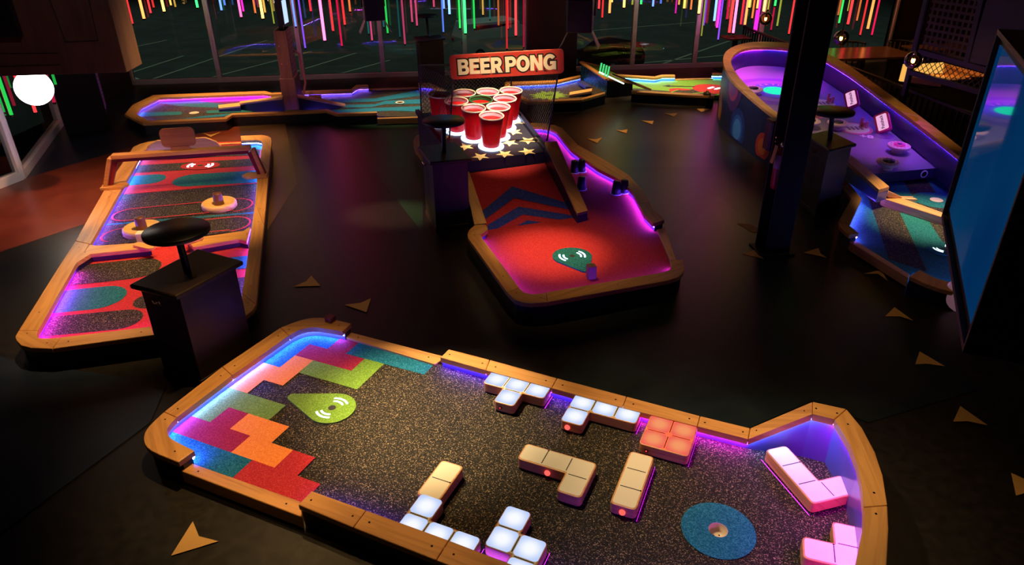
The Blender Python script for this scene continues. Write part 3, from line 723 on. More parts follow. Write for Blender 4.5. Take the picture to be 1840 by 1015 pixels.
# ------------------------------------------------------------ course 2: air hockey hole on the left
h1 = lambda x, y: (160 + x / 4.32, 215 + y / 4.32)
h2 = lambda x, y: (20 + x / 3.383, 400 + y / 3.383)
c2 = thing('mini_golf_course', 'mini golf hole on the left laid out like an air hockey table with arch', 'mini golf hole', P(270, 440))
left = [(h1(560, 155), h1(575, 203)), (h1(450, 172), h1(480, 210)), (h1(385, 190), h1(425, 240)), (h1(345, 210), h1(395, 285)), (h1(120, 540), h1(230, 575)), (h2(390, 110), h2(480, 130)), (h2(300, 250), h2(390, 255)), (h2(45, 655), h2(165, 655)), (h2(25, 690), h2(158, 680)), (h2(32, 715), h2(160, 695)), (h2(60, 745), h2(180, 703)), (h2(120, 760), h2(240, 703)), (h2(250, 765), h2(300, 698)), (h2(870, 680), h2(850, 632)), (h2(1330, 630), h2(1300, 580)), (h2(1430, 562), h2(1390, 545)), (h2(1470, 530), h2(1398, 505)), (h2(1490, 497), h2(1405, 430)),
        (h2(1537, 20), h1(1290, 640)), (h1(1392, 430), h1(1303, 480)), (h1(1418, 170), h1(1345, 195)), (h1(1412, 140), h1(1345, 178)), (h1(1385, 125), h1(1335, 165)), (h1(1340, 118), h1(1300, 158)), (h1(1175, 124), h1(1180, 162))]
rail(c2, left, joints=(4, 5, 7, 12, 13, 17, 18, 19), leds=[(0, 4, 'blue'), (4, 5, 'violet'), (6, 8, 'magenta'), (9, 13, 'magenta'), (13, 15, 'magenta'), (15, 17, 'magenta'), (17, 18, 'violet'), (18, 19, 'violet'), (19, 24, 'blue')], led_k=1.7)
rail(c2, [(h1(570, 205), h1(570, 215)), (h1(1180, 172), h1(1180, 184))], z=.118, thick=.1, flush=True)
rail(c2, [(h2(395, 245), h2(470, 132)), (h2(480, 190), h2(520, 140)), (h2(845, 152), h2(840, 118))], leds=None)
rail(c2, [(h2(1105, 148), h2(1060, 100)), (h2(1380, 100), h1(1200, 862)), (h2(1432, 112), h1(1252, 828))], leds=None)
lb = MB()
for a, b, cc in ((h2(420, 235), h2(520, 190), 'magenta'), (h2(520, 190), h2(835, 158), 'magenta'), (h2(1110, 140), h2(1400, 106), 'magenta')):
    A, B = P(*a, RZ - .046), P(*b, RZ - .046); lb.face([A, B, B + Vector((.002, .018, -.014)), A + Vector((.002, .018, -.014))], led_mat('magenta'))
lb.build('light_strip', c2)
lb = MB()
A, B = P(*h1(20, 960), RZ - .046), P(*h1(225, 600), RZ - .046)
# carpet in three pockets
RB = C_RUST
def lz(x0, x1, yt, yb, sl, m, f=None):
    f = f or h2; ym = (yt + yb) / 2; xm = (x0 + x1) / 2; r = (P(*f(xm, yt), CZ) - P(*f(xm, yb), CZ)).length / 2
    A, B = P(*f(x0, ym - sl * (x0 - xm)), CZ), P(*f(x1, ym - sl * (x1 - xm)), CZ); d = (B - A).normalized(); L = (B - A).length
    return (stadium(A + d * min(r, L * .49), B - d * min(r, L * .49), r), m)
def st(a, b, r, m, z=CZ): return (stadium(P(*a, z), P(*b, z), r), m)
pk = [P(*p, CZ) for p in (h2(130, 700), h2(400, 240), h2(470, 200), h2(1400, 105), h2(1455, 130), h2(1425, 420), h2(1380, 590))]
w1 = .12
pats = []
pats += [lz(-60, 800, 562, 672, .095, C_DARK), lz(60, 700, 408, 535, .10, C_TEAL), lz(150, 915, 248, 362, .11, C_DARK),
         lz(742, 1900, 385, 470, .1, C_DARK), lz(1130, 2000, 190, 265, .1, C_TEAL), lz(1100, 2000, 320, 420, .1, C_DARK)]
pocket1 = [P(*p, CZ) for p in (h2(105, 735), h2(380, 260), h2(460, 185), h2(1420, 80), h2(1470, 100), h2(1430, 430), h2(1380, 610))]
slab(c2, pocket1, [(pl, m) for pl, m in pats], base=RB, clip=True)
m1, m2 = P(*h1(255, 750), CZ), P(*h1(1215, 655), CZ)
def oval(a, b, r, w, m, z):
    o_, i_ = stadium(P(*a, CZ), P(*b, CZ), r), stadium(P(*a, CZ), P(*b, CZ), r - w)
    return [([o_[k], o_[(k + 1) % len(o_)], i_[(k + 1) % len(o_)], i_[k]], m) for k in range(len(o_))]
p2 = [P(*p, CZ) for p in (h1(-10, 985), h1(205, 600), h1(215, 586), h1(300, 579), h1(1315, 494), h1(1285, 800), h1(1255, 840), h1(1200, 870))]
ln = [P(*h1(100, 818), CZ), P(*h1(1280, 722), CZ)]; q = (ln[1] - ln[0]).normalized(); q = Vector((-q.y, q.x, 0)) * .022
pats = [([ln[0] + q, ln[1] + q, ln[1] - q, ln[0] - q], C_BLUE)] + oval(h1(330, 742), h1(1135, 665), .215, .02, C_RUST, 0) + oval(h1(260, 912), h1(1110, 822), .215, .02, C_RUST, 0)
slab(c2, p2, pats, base=C_DARK, clip=True)
p3 = [P(*p, CZ) for p in (h1(300, 576), h1(215, 583), h1(215, 500), h1(400, 260), h1(470, 205), h1(580, 190), h1(1180, 168), h1(1330, 155), h1(1350, 180), h1(1310, 490))]
pats = [lz(-100, 598, 445, 515, .08, C_TEAL, h1), lz(650, 1700, 402, 492, .06, C_TEAL, h1), lz(300, 1600, 322, 378, .06, C_DARK, h1), ([P(*p, CZ) for p in (h1(380, 290), h1(1330, 240), h1(1330, 275), h1(370, 315))], C_DARK),
        lz(1072, 1700, 190, 232, .06, C_TEAL, h1), lz(300, 640, 212, 250, .05, C_BLUE, h1)]
slab(c2, p3, pats, base=C_RUST, clip=True)
mc = P(*h1(865, 360), CZ)
mb = MB(); mb.disc((mc.x, mc.y, CZ + .008), .275, C_RUST, 36, .17); mb.disc((mc.x, mc.y, CZ + .010), .04, M_RUBBER, 14, .035); t_ = mb.build('tee_marker', c2)
for sgn in (-1, 1):
    for rr in (.10, .155):
        ab = MB()
        for k in range(7):
            a0 = (k - 3.5) / 3.5 * .62; a1 = (k - 2.5) / 3.5 * .62
            ab.face([(mc.x + sgn * (rr + e) * math.cos(a), mc.y + (rr + e) * math.sin(a) * .85, CZ + .0115) for e, a in ((0, a0), (.03, a0), (.03, a1), (0, a1))], emit('marker_light', (.75, .9, 1), 4))
        ab.build('light_arc', t_)
# gate in the cross bar: block, red beam, two small wood guides
mb = MB(); c = P(*h1(437, 940), CZ + .05); mb.box((c.x, c.y, CZ + .004), .14, .10, .15, M_WHITE, .15); mb.build('beam_sensor', c2, bevel=.005)
mb = MB(); mb.tube([P(*h1(490, 990), CZ + .03), P(*h1(760, 965), CZ + .03)], .006, emit('red_beam', (1, .10, .04), 3), 6); mb.build('light_beam', c2)
for a, b in ((h1(375, 962), h1(475, 985)), (h1(758, 942), h1(852, 912))):
    mb = MB(); mb.prism(stadium(P(*a, RZ + .03), P(*b, RZ + .03), .045, 6), RZ + .001, RZ + .03, M_RAIL); mb.build('gate_guide', c2, bevel=.004)
mb = MB(); A, B = P(*h1(480, 985), CZ), P(*h1(765, 950), CZ); q = Vector((0, .07, 0))
mb.face([A + Vector((0, -.05, .006)), B + Vector((0, -.05, .006)), B + q + Vector((0, 0, .006)), A + q + Vector((0, 0, .006))], M_BLACK); mb.build('gate_floor', c2)
# arch across the hole
aw = .62
LF, RF = P(*h1(150, 522), RZ + .01), P(*h1(1345, 432), RZ + .01)
ax = (RF - LF); ax.z = 0; ax.normalize(); an = Vector((-ax.y, ax.x, 0))
LT = PP(*h1(182, 300), LF, an); RT = PP(*h1(1257, 230), LF, an)
print('arch', LF, RF, LT, RT)
ARED = plain('dark_red_board', (.22, .012, .014), .5)
mb = MB(); th = .085; dep = .10
def slantbar(mb, A, B, w, mat, d0, d1):
    "flat bar from A to B in the arch plane, w wide towards the inside, spanning d0..d1 along the normal"
    u = (B - A).normalized(); n_ = an; s_ = u.cross(n_).normalized()
    V = []
    for p in (A, B):
        for k in (0, w):
            for d in (d0, d1): V.append(p + s_ * k + n_ * d)
    mb.add(V, [[0, 1, 3, 2], [4, 6, 7, 5], [0, 2, 6, 4], [1, 5, 7, 3], [0, 4, 5, 1], [2, 3, 7, 6]], mat, (ax.x, ax.y))
slantbar(mb, LT, RT, .05, M_RAIL, -.06, .06); slantbar(mb, LF, LT, .05, M_RAIL, -.06, .06); slantbar(mb, RT, RF, .05, M_RAIL, -.06, .06); mb.build('arch_frame', c2, bevel=.005)
mb = MB(); slantbar(mb, LT + ax * .04 - Vector((0, 0, .048)), RT - ax * .04 - Vector((0, 0, .048)), .09, ARED, -.02, .03); slantbar(mb, LF + ax * .05, LT + ax * .05 - Vector((0, 0, .05)), .11, ARED, -.02, .03); slantbar(mb, RT - ax * .05 - Vector((0, 0, .05)), RF - ax * .05, .11, ARED, -.02, .03); mb.build('arch_panel', c2)
for f, sg in ((LF, 1), (RF, -1)):
    mb = MB(); c = f + ax * sg * .06; mb.prism([tuple((c + ax * x + an * y)[:2]) for x, y in ((-.13, -.10), (.12 if sg > 0 else .13, -.10), (.19 if sg > 0 else .13, 0), (.12 if sg > 0 else .13, .10), (-.13, .10), (-.13 if sg > 0 else -.2, 0))], RZ + .001, RZ + .035, M_RAIL); mb.build('arch_foot', c2, bevel=.004)
# paddle-shaped board on top and the curved board behind
sc_ = PP(*h1(722, 272), LF, an); sn = an
bt = PP(*h1(700, 62), LF, an); hh = bt.z - sc_.z
mb = MB(); w_ = (PP(*h1(832, 130), LF, an) - PP(*h1(563, 140), LF, an)).length; st_ = w_ * .56
ph = hh * .68
pl = [(a, b + hh - ph / 2) for a, b in rrect(w_, ph, .06)]
for poly in (pl, [(-st_ / 2, 0), (st_ / 2, 0), (st_ / 2, hh - ph + .02), (-st_ / 2, hh - ph + .02)]):
    n_ = len(poly); V = [sc_ + ax * a + Vector((0, 0, b)) + an * d for d in (-.02, .02) for a, b in poly]
    mb.add(V, [list(range(n_)), list(range(n_, 2 * n_))[::-1]] + [[i, n_ + i, n_ + (i + 1) % n_, (i + 1) % n_] for i in range(n_)], wood('sign_board', (.26, .10, .03), (.42, .19, .06)), (ax.x, ax.y))
mb.build('paddle_board', c2, bevel=.004)
A, B = P(*h1(450, 300), CZ), P(*h1(1040, 262), CZ)
mb = MB(); u = (B - A).normalized(); L_ = (B - A).length; hB = .26
pts2 = [(0, 0), (L_, 0), (L_, .10), (L_ - .06, .19), (L_ - .2, hB), (.2, hB), (.06, .19), (0, .10)]
V = [A + u * a + Vector((0, 0, b)) + an * d for d in (-.025, .025) for a, b in pts2]; n_ = 8
mb.add(V, [list(range(n_)), list(range(n_, 2 * n_))[::-1]] + [[i, n_ + i, n_ + (i + 1) % n_, (i + 1) % n_] for i in range(n_)], M_RAIL, (u.x, u.y)); mb.build('deflector_board', c2, bevel=.004)
# mallets
def mallet(px, label):
    c = P(*px, CZ + .03); t = thing('air_hockey_mallet', label, 'mallet', (c.x, c.y, CZ + .002), 'mallets on the air hockey hole')
    mb = MB(); r = .205
    mb.lathe((0, 0, 0), [(r * .96, 0), (r, .012), (r, .05), (r * .97, .07), (r * .9, .082), (r * .82, .07), (r * .72, .05), (r * .6, .046), (0, .046)], M_LIGHTWOOD, 36); mb.build('base', t, local=True)
    mb = MB(); mb.lathe((0, 0, .046), [(.062, 0), (.058, .02), (.054, .13), (.05, .142), (0, .145)], wood('turned_walnut', (.07, .022, .01), (.13, .045, .02), .4, 'Object', (8, 8, 1)), 20)
    mb.build('handle', t, local=True)
    return t
mallet((h1(1012, 665)), 'round wooden mallet with dark handle at the right of the air hockey hole')
mallet((h1(415, 858)), 'round wooden mallet with dark handle next to the gate, behind the foreground stand')

# ------------------------------------------------------------ course 3: beer pong hole in the middle
b4 = lambda x, y: (820 + x / 3.171, 240 + y / 3.171)
b3 = lambda x, y: (740 + x / 4.614, 80 + y / 4.614)
r3 = lambda x, y: (730 + x / 2.819, 200 + y / 2.819)
c3 = thing('mini_golf_course', 'red carpeted mini golf hole with a ramp up to a table of red cups', 'mini golf hole', P(1000, 430))
tee = [(b4(165, 516), b4(178, 535)), (b4(105, 520), b4(178, 548)), (b4(72, 548), b4(160, 562)), (b4(63, 570), b4(137, 575)), (b4(66, 592), b4(150, 600)), (b4(290, 905), b4(358, 878)), (b4(335, 948), b4(385, 905)), (b4(380, 962), b4(430, 915)), (b4(430, 966), b4(470, 913)), (b4(520, 960), b4(510, 905)),
       (b4(1200, 838), b4(1150, 795)), (b4(1265, 818), b4(1195, 785)), (b4(1293, 790), b4(1220, 772)), (b4(1300, 765), b4(1226, 762)), (b4(1288, 718), b4(1218, 718))]
OT, IT = rail(c3, tee, joints=(3, 5, 9), leds=[(2, 5, 'indigo'), (5, 9, 'indigo'), (9, 11, 'indigo'), (11, 14, 'indigo')], led_k=1.0)
rail(c3, [(b4(1190, 535), b4(1142, 545)), (b4(1252, 718), b4(1216, 718))], z=.118, thick=.1, flush=True)
side = [(b4(1187, 492), b4(1122, 512)), (b4(1165, 462), b4(1100, 490)), (b4(1128, 440), b4(1068, 458)), (b4(1105, 390), b4(1040, 400)), (b4(1060, 318), b4(1005, 335)), (b4(985, 237), b4(940, 268)), (b4(860, 158), b4(805, 200)), (b4(690, 62), b4(655, 92)),
        (r3(790, 84), r3(760, 103)), (r3(750, 68), r3(725, 86)), (r3(690, 59), r3(680, 78)), (r3(560, 58), r3(560, 78))]
OS, IS = rail(c3, side, joints=(3, 5, 7, 9), leds=[(0, 3, 'indigo'), (3, 5, 'indigo'), (5, 8, 'indigo'), (8, 11, 'indigo')], led_k=1.8, drop=.004)
rail(c3, [((775, 300), (790, 300)), ((748, 276), (770, 280)), ((742, 258), (760, 262)), ((744, 247), (762, 254)), ((752, 241), (770, 246)), ((775, 233), (790, 240))], screws=False, smooth=1)
pav = []
ctc, ctt = P(*b4(660, 703), CZ), P(*b4(742, 792), CZ)
poly = [p + Vector((0, 0, 0)) for p in IT[2:]]
cenb = P(1010, 440)
ex = lambda p, k=.03: p + (Vector((p.x - cenb.x, p.y - cenb.y, 0))).normalized() * k
poly = [ex(p) for p in IT[2:]] + [P(*b4(1142, 548), CZ)] + [ex(p) for p in IS] + [P(800, 215, CZ), P(765, 250, CZ), P(790, 310, CZ), P(860, 405, CZ)]
FL_, FR_, BL_, BR_ = P(819, 293, .5), P(981.6, 272, .5), P(750, 203.5, .7), P(920, 193, .7)
tn = (FR_ - FL_).cross(BL_ - FL_).normalized()
BR_ = PP(920, 193, FL_, tn)
T = lambda px, py, h=0.0: PP(px, py, FL_ + tn * h, tn)
fx = (FR_ - FL_).normalized(); fy = tn.cross(fx)
# ramp
ra, rb = P(872, 412, CZ + .002), P(1040, 388, CZ + .002)
fxy = Vector((fx.x, fx.y, 0)).normalized(); fyy = Vector((-fxy.y, fxy.x, 0))
t0 = FL_ + fyy * -.04; t1 = FR_ + fyy * -.04
rt0, rt1 = Vector((t0.x, t0.y, .36)), Vector((t1.x, t1.y, .36))
rt1 = rt1 - fxy * -.06
rn = (rb - ra).cross(rt0 - ra).normalized()
RP = lambda px, py, h=.003: PP(px, py, ra + rn * h, rn)
slab(c3, poly, [], base=C_RUST)
marker(c3, ctc, ctt, .205, C_TEAL, ang=math.atan2((P(*b4(735, 690)) - P(*b4(590, 715))).y, (P(*b4(735, 690)) - P(*b4(590, 715))).x))
mb = MB()
def quad_prism(mb, top, bot_z, mat):
    n = len(top); V = [tuple(p) for p in top] + [(p.x, p.y, bot_z) for p in top]
    nrm = (Vector(top[1]) - Vector(top[0])).cross(Vector(top[2]) - Vector(top[0])); up = nrm.z > 0
    F = [list(range(n)), list(range(n, 2 * n))[::-1]] + [[i, n + i, n + (i + 1) % n, (i + 1) % n] for i in range(n)]
    if not up: F = [f[::-1] for f in F]
    mb.add(V, F, mat)
quad_prism(mb, [ra, rb, rt1, rt0], CZ + .001, C_RUST)
pl = lambda pts, m, h: mb.face([tuple(RP(*b4(*p), h)) for p in pts], m)
pl([(148, 440), (318, 300), (640, 398), (700, 445), (330, 365), (165, 488)], C_CROYAL, .003)
pl([(178, 520), (355, 415), (640, 462), (720, 480), (600, 492), (378, 460), (215, 553), (178, 550)], C_CROYAL, .003)
pl([(330, 535), (405, 493), (515, 510)], C_CROYAL, .003)
mb.build('ramp', c3)
# left edge board of the ramp and the sloping rail on its right
def edge_board(name, tl_, tr_, br_, bl_, mat, zb=CZ, side=None):
    mb = MB(); quad_prism(mb, [tl_, tr_, br_, bl_], zb, side or mat)
    d = Vector(bl_) - Vector(tl_); up = Vector((0, 0, .004))
    mb2 = MB(); mb2.add([tl_ + up, tr_ + up, br_ + up, bl_ + up, tl_ - up * 5, tr_ - up * 5, br_ - up * 5, bl_ - up * 5], [[0, 1, 2, 3][::-1], [4, 5, 6, 7], [0, 4, 5, 1], [1, 5, 6, 2], [2, 6, 7, 3], [3, 7, 4, 0]], mat, (d.x, d.y))
    o = mb2.build(name, c3, bevel=.004)
    mb.build('rail_side', o)
edge_board('ramp_rail', P(*b4(505, 52), .63), P(*b4(572, 46), .63), P(*b4(748, 440), .22), P(*b4(690, 455), .22), M_RAIL, CZ, M_FASCIA)
edge_board('ramp_edge', P(*b4(30, 190), .38), P(*b4(62, 190), .38), P(*b4(170, 512), .20), P(*b4(105, 518), .20), M_LIGHTWOOD, .0, M_FASCIA)
# table
M_TABLE = plain('dark_blue_table', (.012, .013, .035), .42)
M_STAR = wood('cream_star_inlay', (.62, .45, .2), (.8, .64, .36), .5, 'Object', (3, 3, 3))
mb = MB()
Q = [FL_, FR_, BR_, BL_]
V = [tuple(p) for p in Q] + [tuple(Vector((p.x, p.y, .10))) for p in Q]
mb.add(V, [[0, 1, 2, 3], [7, 6, 5, 4], [0, 4, 5, 1], [1, 5, 6, 2], [2, 6, 7, 3], [3, 7, 4, 0]], M_TABLE)
mb.build('table_box', c3)
mb = MB()
for a, b in ((FL_, BL_), (FR_, BR_)):
    d = (b - a).normalized(); q = fx * .03; u = tn * .06
    mb.add([a - q, a + q, b + q, b - q, a - q + u, a + q + u, b + q + u, b - q + u], [[3, 2, 1, 0], [4, 5, 6, 7], [0, 1, 5, 4], [1, 2, 6, 5], [2, 3, 7, 6], [3, 0, 4, 7]], plain('navy_table_edge', (.010, .012, .04), .3))
mb.build('table_edge', c3, bevel=.004)
def star(c, r, rot):
    mb = MB(); pts = []
    for k in range(10):
        rr = r if k % 2 == 0 else r * .42; a = rot + math.pi / 5 * k; pts.append(c + fx * rr * math.cos(a) + fy * rr * math.sin(a) + tn * .003)
    mb.face([tuple(p) for p in pts], M_STAR); return mb.build('star', c3)
for p in ((568, 930), (770, 908), (958, 888), (448, 848), (812, 815), (963, 797), (848, 725), (858, 642), (285, 770)): star(T(*b3(*p)), .125, R(18 + 72 * random.random() * .2))
# cups on light rings
CUP = plain('red_cup_plastic', (.62, .012, .03), .3)
def translucent(name, col, t):
    m = plain(name, col, .3); nt = m.node_tree; L = nt.links.new; b = nt.nodes['Principled BSDF']; o = nt.nodes['Material Output']
    tr = nt.nodes.new('ShaderNodeBsdfTranslucent'); tr.inputs[0].default_value = (*col, 1); mx = nt.nodes.new('ShaderNodeMixShader'); mx.inputs[0].default_value = t
    L(b.outputs[0], mx.inputs[1]); L(tr.outputs[0], mx.inputs[2]); L(mx.outputs[0], o.inputs[0]); return m
CUP = translucent('red_cup_translucent', (.80, .012, .035), .55)
CUPIN = plain('violet_lit_cup_lining', (.62, .44, .78), .4)  # white lining; the violet light on it is put into its colour
CUPRIM = plain('cup_rim', (.7, .62, .56), .35)
DRINK = plain('red_liquid', (.55, .01, .015), .15)
GRN = plain('green_cup_lining', (.01, .09, .035), .4)
M3 = Matrix((fx, fy, tn)).transposed().to_4x4()
e_tn = M3.to_euler()
cf = T(*b3(657, 845)); cl = T(*b3(240, 655)); cr_ = T(*b3(815, 620))
rows = []
for i in range(4):
    for j in range(i + 1): rows.append((i, j, cf + (cl - cf) * ((i - j) / 3) + (cr_ - cf) * (j / 3)))
ring_names = []
for i, j, p in rows:
    mb = MB()
    mb.lathe((0, 0, 0), [(.135, .0), (.17, .0), (.172, .010), (.168, .016), (.135, .018), (.0, .018)], emit('ring_light', (.60, .70, 1), 2.6), 32)
    o = mb.build('light_ring', c3, local=True); o.location = p - Vector(c3.location); o.rotation_euler = e_tn
def make_cup(lining):
    t = thing('red_cup', '', 'cup', (0, 0, 0), 'giant red cups on the lit table')
    rb_, rt_, h = .108, .155, .40
    prof = [(0, .0), (rb_ * .98, .0), (rb_, .008)]
    for k in range(1, 9): prof += [(rb_ + (rt_ - rb_) * k / 9 + (.003 if k in (6,) else 0), h * k / 9)]
    prof += [(rt_ - .004, h * .93), (rt_, h * .985)]
    mb = MB(); mb.lathe((0, 0, 0), prof, CUP, 36, caps=False); mb.build('body', t, local=True)
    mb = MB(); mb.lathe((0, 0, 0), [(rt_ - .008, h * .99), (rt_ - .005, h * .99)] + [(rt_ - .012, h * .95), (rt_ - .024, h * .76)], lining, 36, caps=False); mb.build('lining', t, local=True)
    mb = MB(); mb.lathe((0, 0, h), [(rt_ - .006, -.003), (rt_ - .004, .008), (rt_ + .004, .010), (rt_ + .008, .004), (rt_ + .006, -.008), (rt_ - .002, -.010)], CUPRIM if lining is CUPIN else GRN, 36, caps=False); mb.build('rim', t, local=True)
    mb = MB(); mb.lathe((0, 0, h * .875), [(rt_ - .0165, .0), (0, .0)], DRINK, 36); mb.build('drink', t, local=True)
    return t
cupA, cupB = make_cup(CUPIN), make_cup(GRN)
ORD = {(0, 0): 'the single front cup of the triangle, nearest the stars', (1, 0): 'left cup of the second row', (1, 1): 'right cup of the second row', (2, 0): 'left cup of the third row', (2, 2): 'right cup of the third row',
       (3, 0): 'leftmost cup of the back row, behind the net', (3, 1): 'second cup from the left in the back row', (3, 2): 'third cup from the left in the back row', (3, 3): 'rightmost cup of the back row'}
first = True
for i, j, p in rows:
    if (i, j) == (2, 1): o = cupB; o['label'] = 'giant red cup with a green lining in the middle of the triangle'
    else:
        o = cupA if first else copy_tree(cupA); first = False
        o['label'] = 'giant red cup with violet-lit lining, ' + ORD[(i, j)]
    o.location = p + tn * .019; o.rotation_euler = e_tn
# sign, posts and net
pB = [b3(312, 775), b3(1120, 800), b3(78, 570), b3(822, 420)]
pT = [b3(342, 290), b3(1213, 240), b3(65, 172), b3(826, 150)]
bot = [T(*p) for p in pB]
topP = []
for b_, t_ in zip(bot, pT):
    n_ = fy; topP.append(PP(*t_, b_, Vector((fy.x, fy.y, 0)).normalized()))
frame = plain('dark_violet_steel', (.03, .025, .05), .4, .6)
for b_, t_, ex_ in zip(bot, topP, (.35, .35, 0, 0)):
    d = (t_ - b_); mb = MB(); mb.tube([b_, t_ + d.normalized() * ex_ * .9], .011, frame, 8); mb.build('post', c3)
mb = MB(); mb.tube([topP[2], topP[3]], .010, frame, 8); mb.tube([topP[2], topP[0] + (topP[0] - bot[0]).normalized() * .18], .010, frame, 8); mb.tube([topP[3], topP[1] + (topP[1] - bot[1]).normalized() * .1], .010, frame, 8); mb.build('top_bar', c3)
NET = netting('black_net', (.03, .028, .03), 22, .16)
def net(a, b, c, d):
    mb = MB(); w = (b - a).length; h = (d - a).length
    nx, ny = 14, 8; at = lambda i, j: (a.lerp(b, i / nx)).lerp(d.lerp(c, i / nx), j / ny)
    for i in range(nx):
        for j in range(ny):
            mb.face([tuple(at(*q)) for q in ((i, j), (i + 1, j), (i + 1, j + 1), (i, j + 1))], NET, [(w * x / nx, h * y / ny) for x, y in ((i, j), (i + 1, j), (i + 1, j + 1), (i, j + 1))])
    return mb.build('net', c3)
net(bot[2], bot[3], topP[3], topP[2]); net(bot[2], bot[0], topP[0], topP[2]); net(bot[3], bot[1], topP[1], topP[3])
so = (topP[0] + topP[1]) / 2; sn_ = (topP[1] - topP[0]); sn_ = Vector((-sn_.y, sn_.x, 0)).normalized()
sTL, sTR, sBR, sBL = [PP(*p, so, sn_) for p in ((805.5, 98), (1012, 88.5), (1014, 130), (812, 144))]
sx_ = ((sTR - sTL) + (sBR - sBL)).normalized(); sw = ((sTR - sTL).length + (sBR - sBL).length) / 2; sc0 = (sTL + sTR + sBR + sBL) / 4
su = sx_.cross(sn_ * -1).normalized(); su = su if su.z > 0 else -su
shh = ((sTL - sBL).length + (sTR - sBR).length) / 2
sm_ = Matrix((sx_, su, sx_.cross(su))).transposed()
M_SIGN = mottled('red_sign_face', (.42, .03, .02), (.62, .06, .03), 1.2, .45, (1, .3, 1))
mb = MB(); pl_ = rrect(sw, shh, .05, 6); n_ = len(pl_)
mb.prism(pl_, -.018, .018, M_SIGN)
sg = mb.build('sign_board', c3, bevel=.003, local=True); sg.location = sc0 - Vector(c3.location); sg.rotation_euler = sm_.to_euler(); tag(sg, 'red sign board')
CRL = plain('cream_letter', (.85, .74, .55), .5)
def glyph(ch):
    A = lambda cx, cy, rx, ry, a0, a1, n=14: [(cx + rx * math.cos(R(a0 + (a1 - a0) * i / n)), cy + ry * math.sin(R(a0 + (a1 - a0) * i / n))) for i in range(n + 1)]
    if ch == 'E': return .80, [[(0, 0), (0, 1), (.74, 1), (.74, .77), (.29, .77), (.29, .61), (.68, .61), (.68, .39), (.29, .39), (.29, .23), (.76, .23), (.76, 0)]]
    if ch == 'N': return .98, [[(0, 0), (0, 1), (.31, 1), (.63, .44), (.63, 1), (.91, 1), (.91, 0), (.61, 0), (.28, .57), (.28, 0)]]
    if ch == 'B': return .88, [[(0, 0), (0, 1)] + A(.52, .745, .27, .255, 90, -50) + A(.54, .285, .29, .285, 50, -90), [(.28, .61), (.28, .79)] + A(.45, .70, .09, .09, 90, -90), [(.28, .21), (.28, .41)] + A(.47, .31, .10, .10, 90, -90)]
    if ch == 'P': return .84, [[(0, 0), (0, 1)] + A(.48, .67, .34, .33, 90, -90) + [(.29, .34), (.29, 0)], [(.29, .57), (.29, .78)] + A(.45, .675, .105, .105, 90, -90)]
    if ch == 'R': return .92, [[(0, 0), (0, 1)] + A(.48, .67, .34, .33, 90, -60) + [(.86, 0), (.53, 0), (.36, .33), (.29, .33), (.29, 0)], [(.29, .57), (.29, .78)] + A(.45, .675, .105, .105, 90, -90)]
    if ch == 'O': return 1.04, [A(.49, .5, .50, .52, 0, 353, 30), A(.49, .5, .21, .27, 0, 353, 24)]
    if ch == 'G': return 1.0, [A(.49, .5, .50, .52, 38, 296, 30) + [(.95, .0), (.95, .55), (.50, .55), (.50, .36), (.675, .36)] + A(.49, .5, .21, .27, 312, 40, 20)]
    return .16, []
def sign_word(word, mat, h, width, off, ext, z):
    cu = bpy.data.curves.new('lettering', 'CURVE'); cu.dimensions = '2D'; cu.fill_mode = 'BOTH'; cu.extrude = ext; cu.offset = off
    tot = sum(glyph(c)[0] for c in word) - .06; kx = width / tot; x = -width / 2
    for c in word:
        adv, loops = glyph(c)
        for lp in loops:
            sp_ = cu.splines.new('POLY'); sp_.points.add(len(lp) - 1); sp_.use_cyclic_u = True
            for i, (px_, py_) in enumerate(lp): sp_.points[i].co = (x + px_ * kx, (py_ - .5) * h, 0, 1)
        x += adv * kx
    tmp = bpy.data.objects.new('tmp', cu); COL.objects.link(tmp); bpy.context.view_layer.update()
    me = bpy.data.meshes.new_from_object(tmp.evaluated_get(bpy.context.evaluated_depsgraph_get())); bpy.data.objects.remove(tmp)
    me.materials.clear(); me.materials.append(mat)
    o = bpy.data.objects.new('lettering', me); COL.objects.link(o); o.parent = sg; o.location = (-.0, 0, z); return o
sign_word('BEER PONG', plain('black_letter_edge', (.01, .008, .008), .5), shh * .63, sw * .86, .017, .001, .0195)
sign_word('BEER PONG', CRL, shh * .63, sw * .86, 0, .002, .0215)
# mini cups on the side lane and block at the tee
MINI = plain('black_mini_cup', (.02, .02, .035), .3)
def make_mini():
    t = thing('mini_cup', '', 'cup', (0, 0, 0), 'upturned black mini cups on the side lane')
    mb = MB(); mb.lathe((0, 0, .0), [(.064, .008), (.060, .03), (.046, .165), (.040, .172), (.0, .172)], MINI, 20); mb.build('body', t, local=True)
    mb = MB(); mb.lathe((0, 0, 0), [(.0595, .0), (.072, .0), (.074, .006), (.071, .012), (.0595, .012)], M_WHITE, 20, caps=False); mb.build('rim', t, local=True)
    return t
mini0 = make_mini()
ML = ['upturned black mini cup, left of the far pair beside the ramp rail', 'upturned black mini cup, right of the far pair beside the ramp rail', 'single upturned black mini cup right beside the ramp rail', 'upturned black mini cup, left of the pair near the glowing right rail', 'upturned black mini cup, right of the pair near the glowing right rail']
for k, p in enumerate((b4(672, 222), b4(712, 217), b4(712, 318), b4(910, 344), b4(955, 337))):
    o = mini0 if k == 0 else copy_tree(mini0); o.location = P(*p, CZ + .002); o['label'] = ML[k]
number_block((1062, 499), .082, .14, .25, CZ + .002, 'upright wooden block with a green figure on top at the red hole tee', '3', None, wood('block_wood', (.12, .05, .04), (.22, .1, .07), .5, 'Object', (14, 14, 2)), plain('green_paint', (.02, .25, .06), .5))

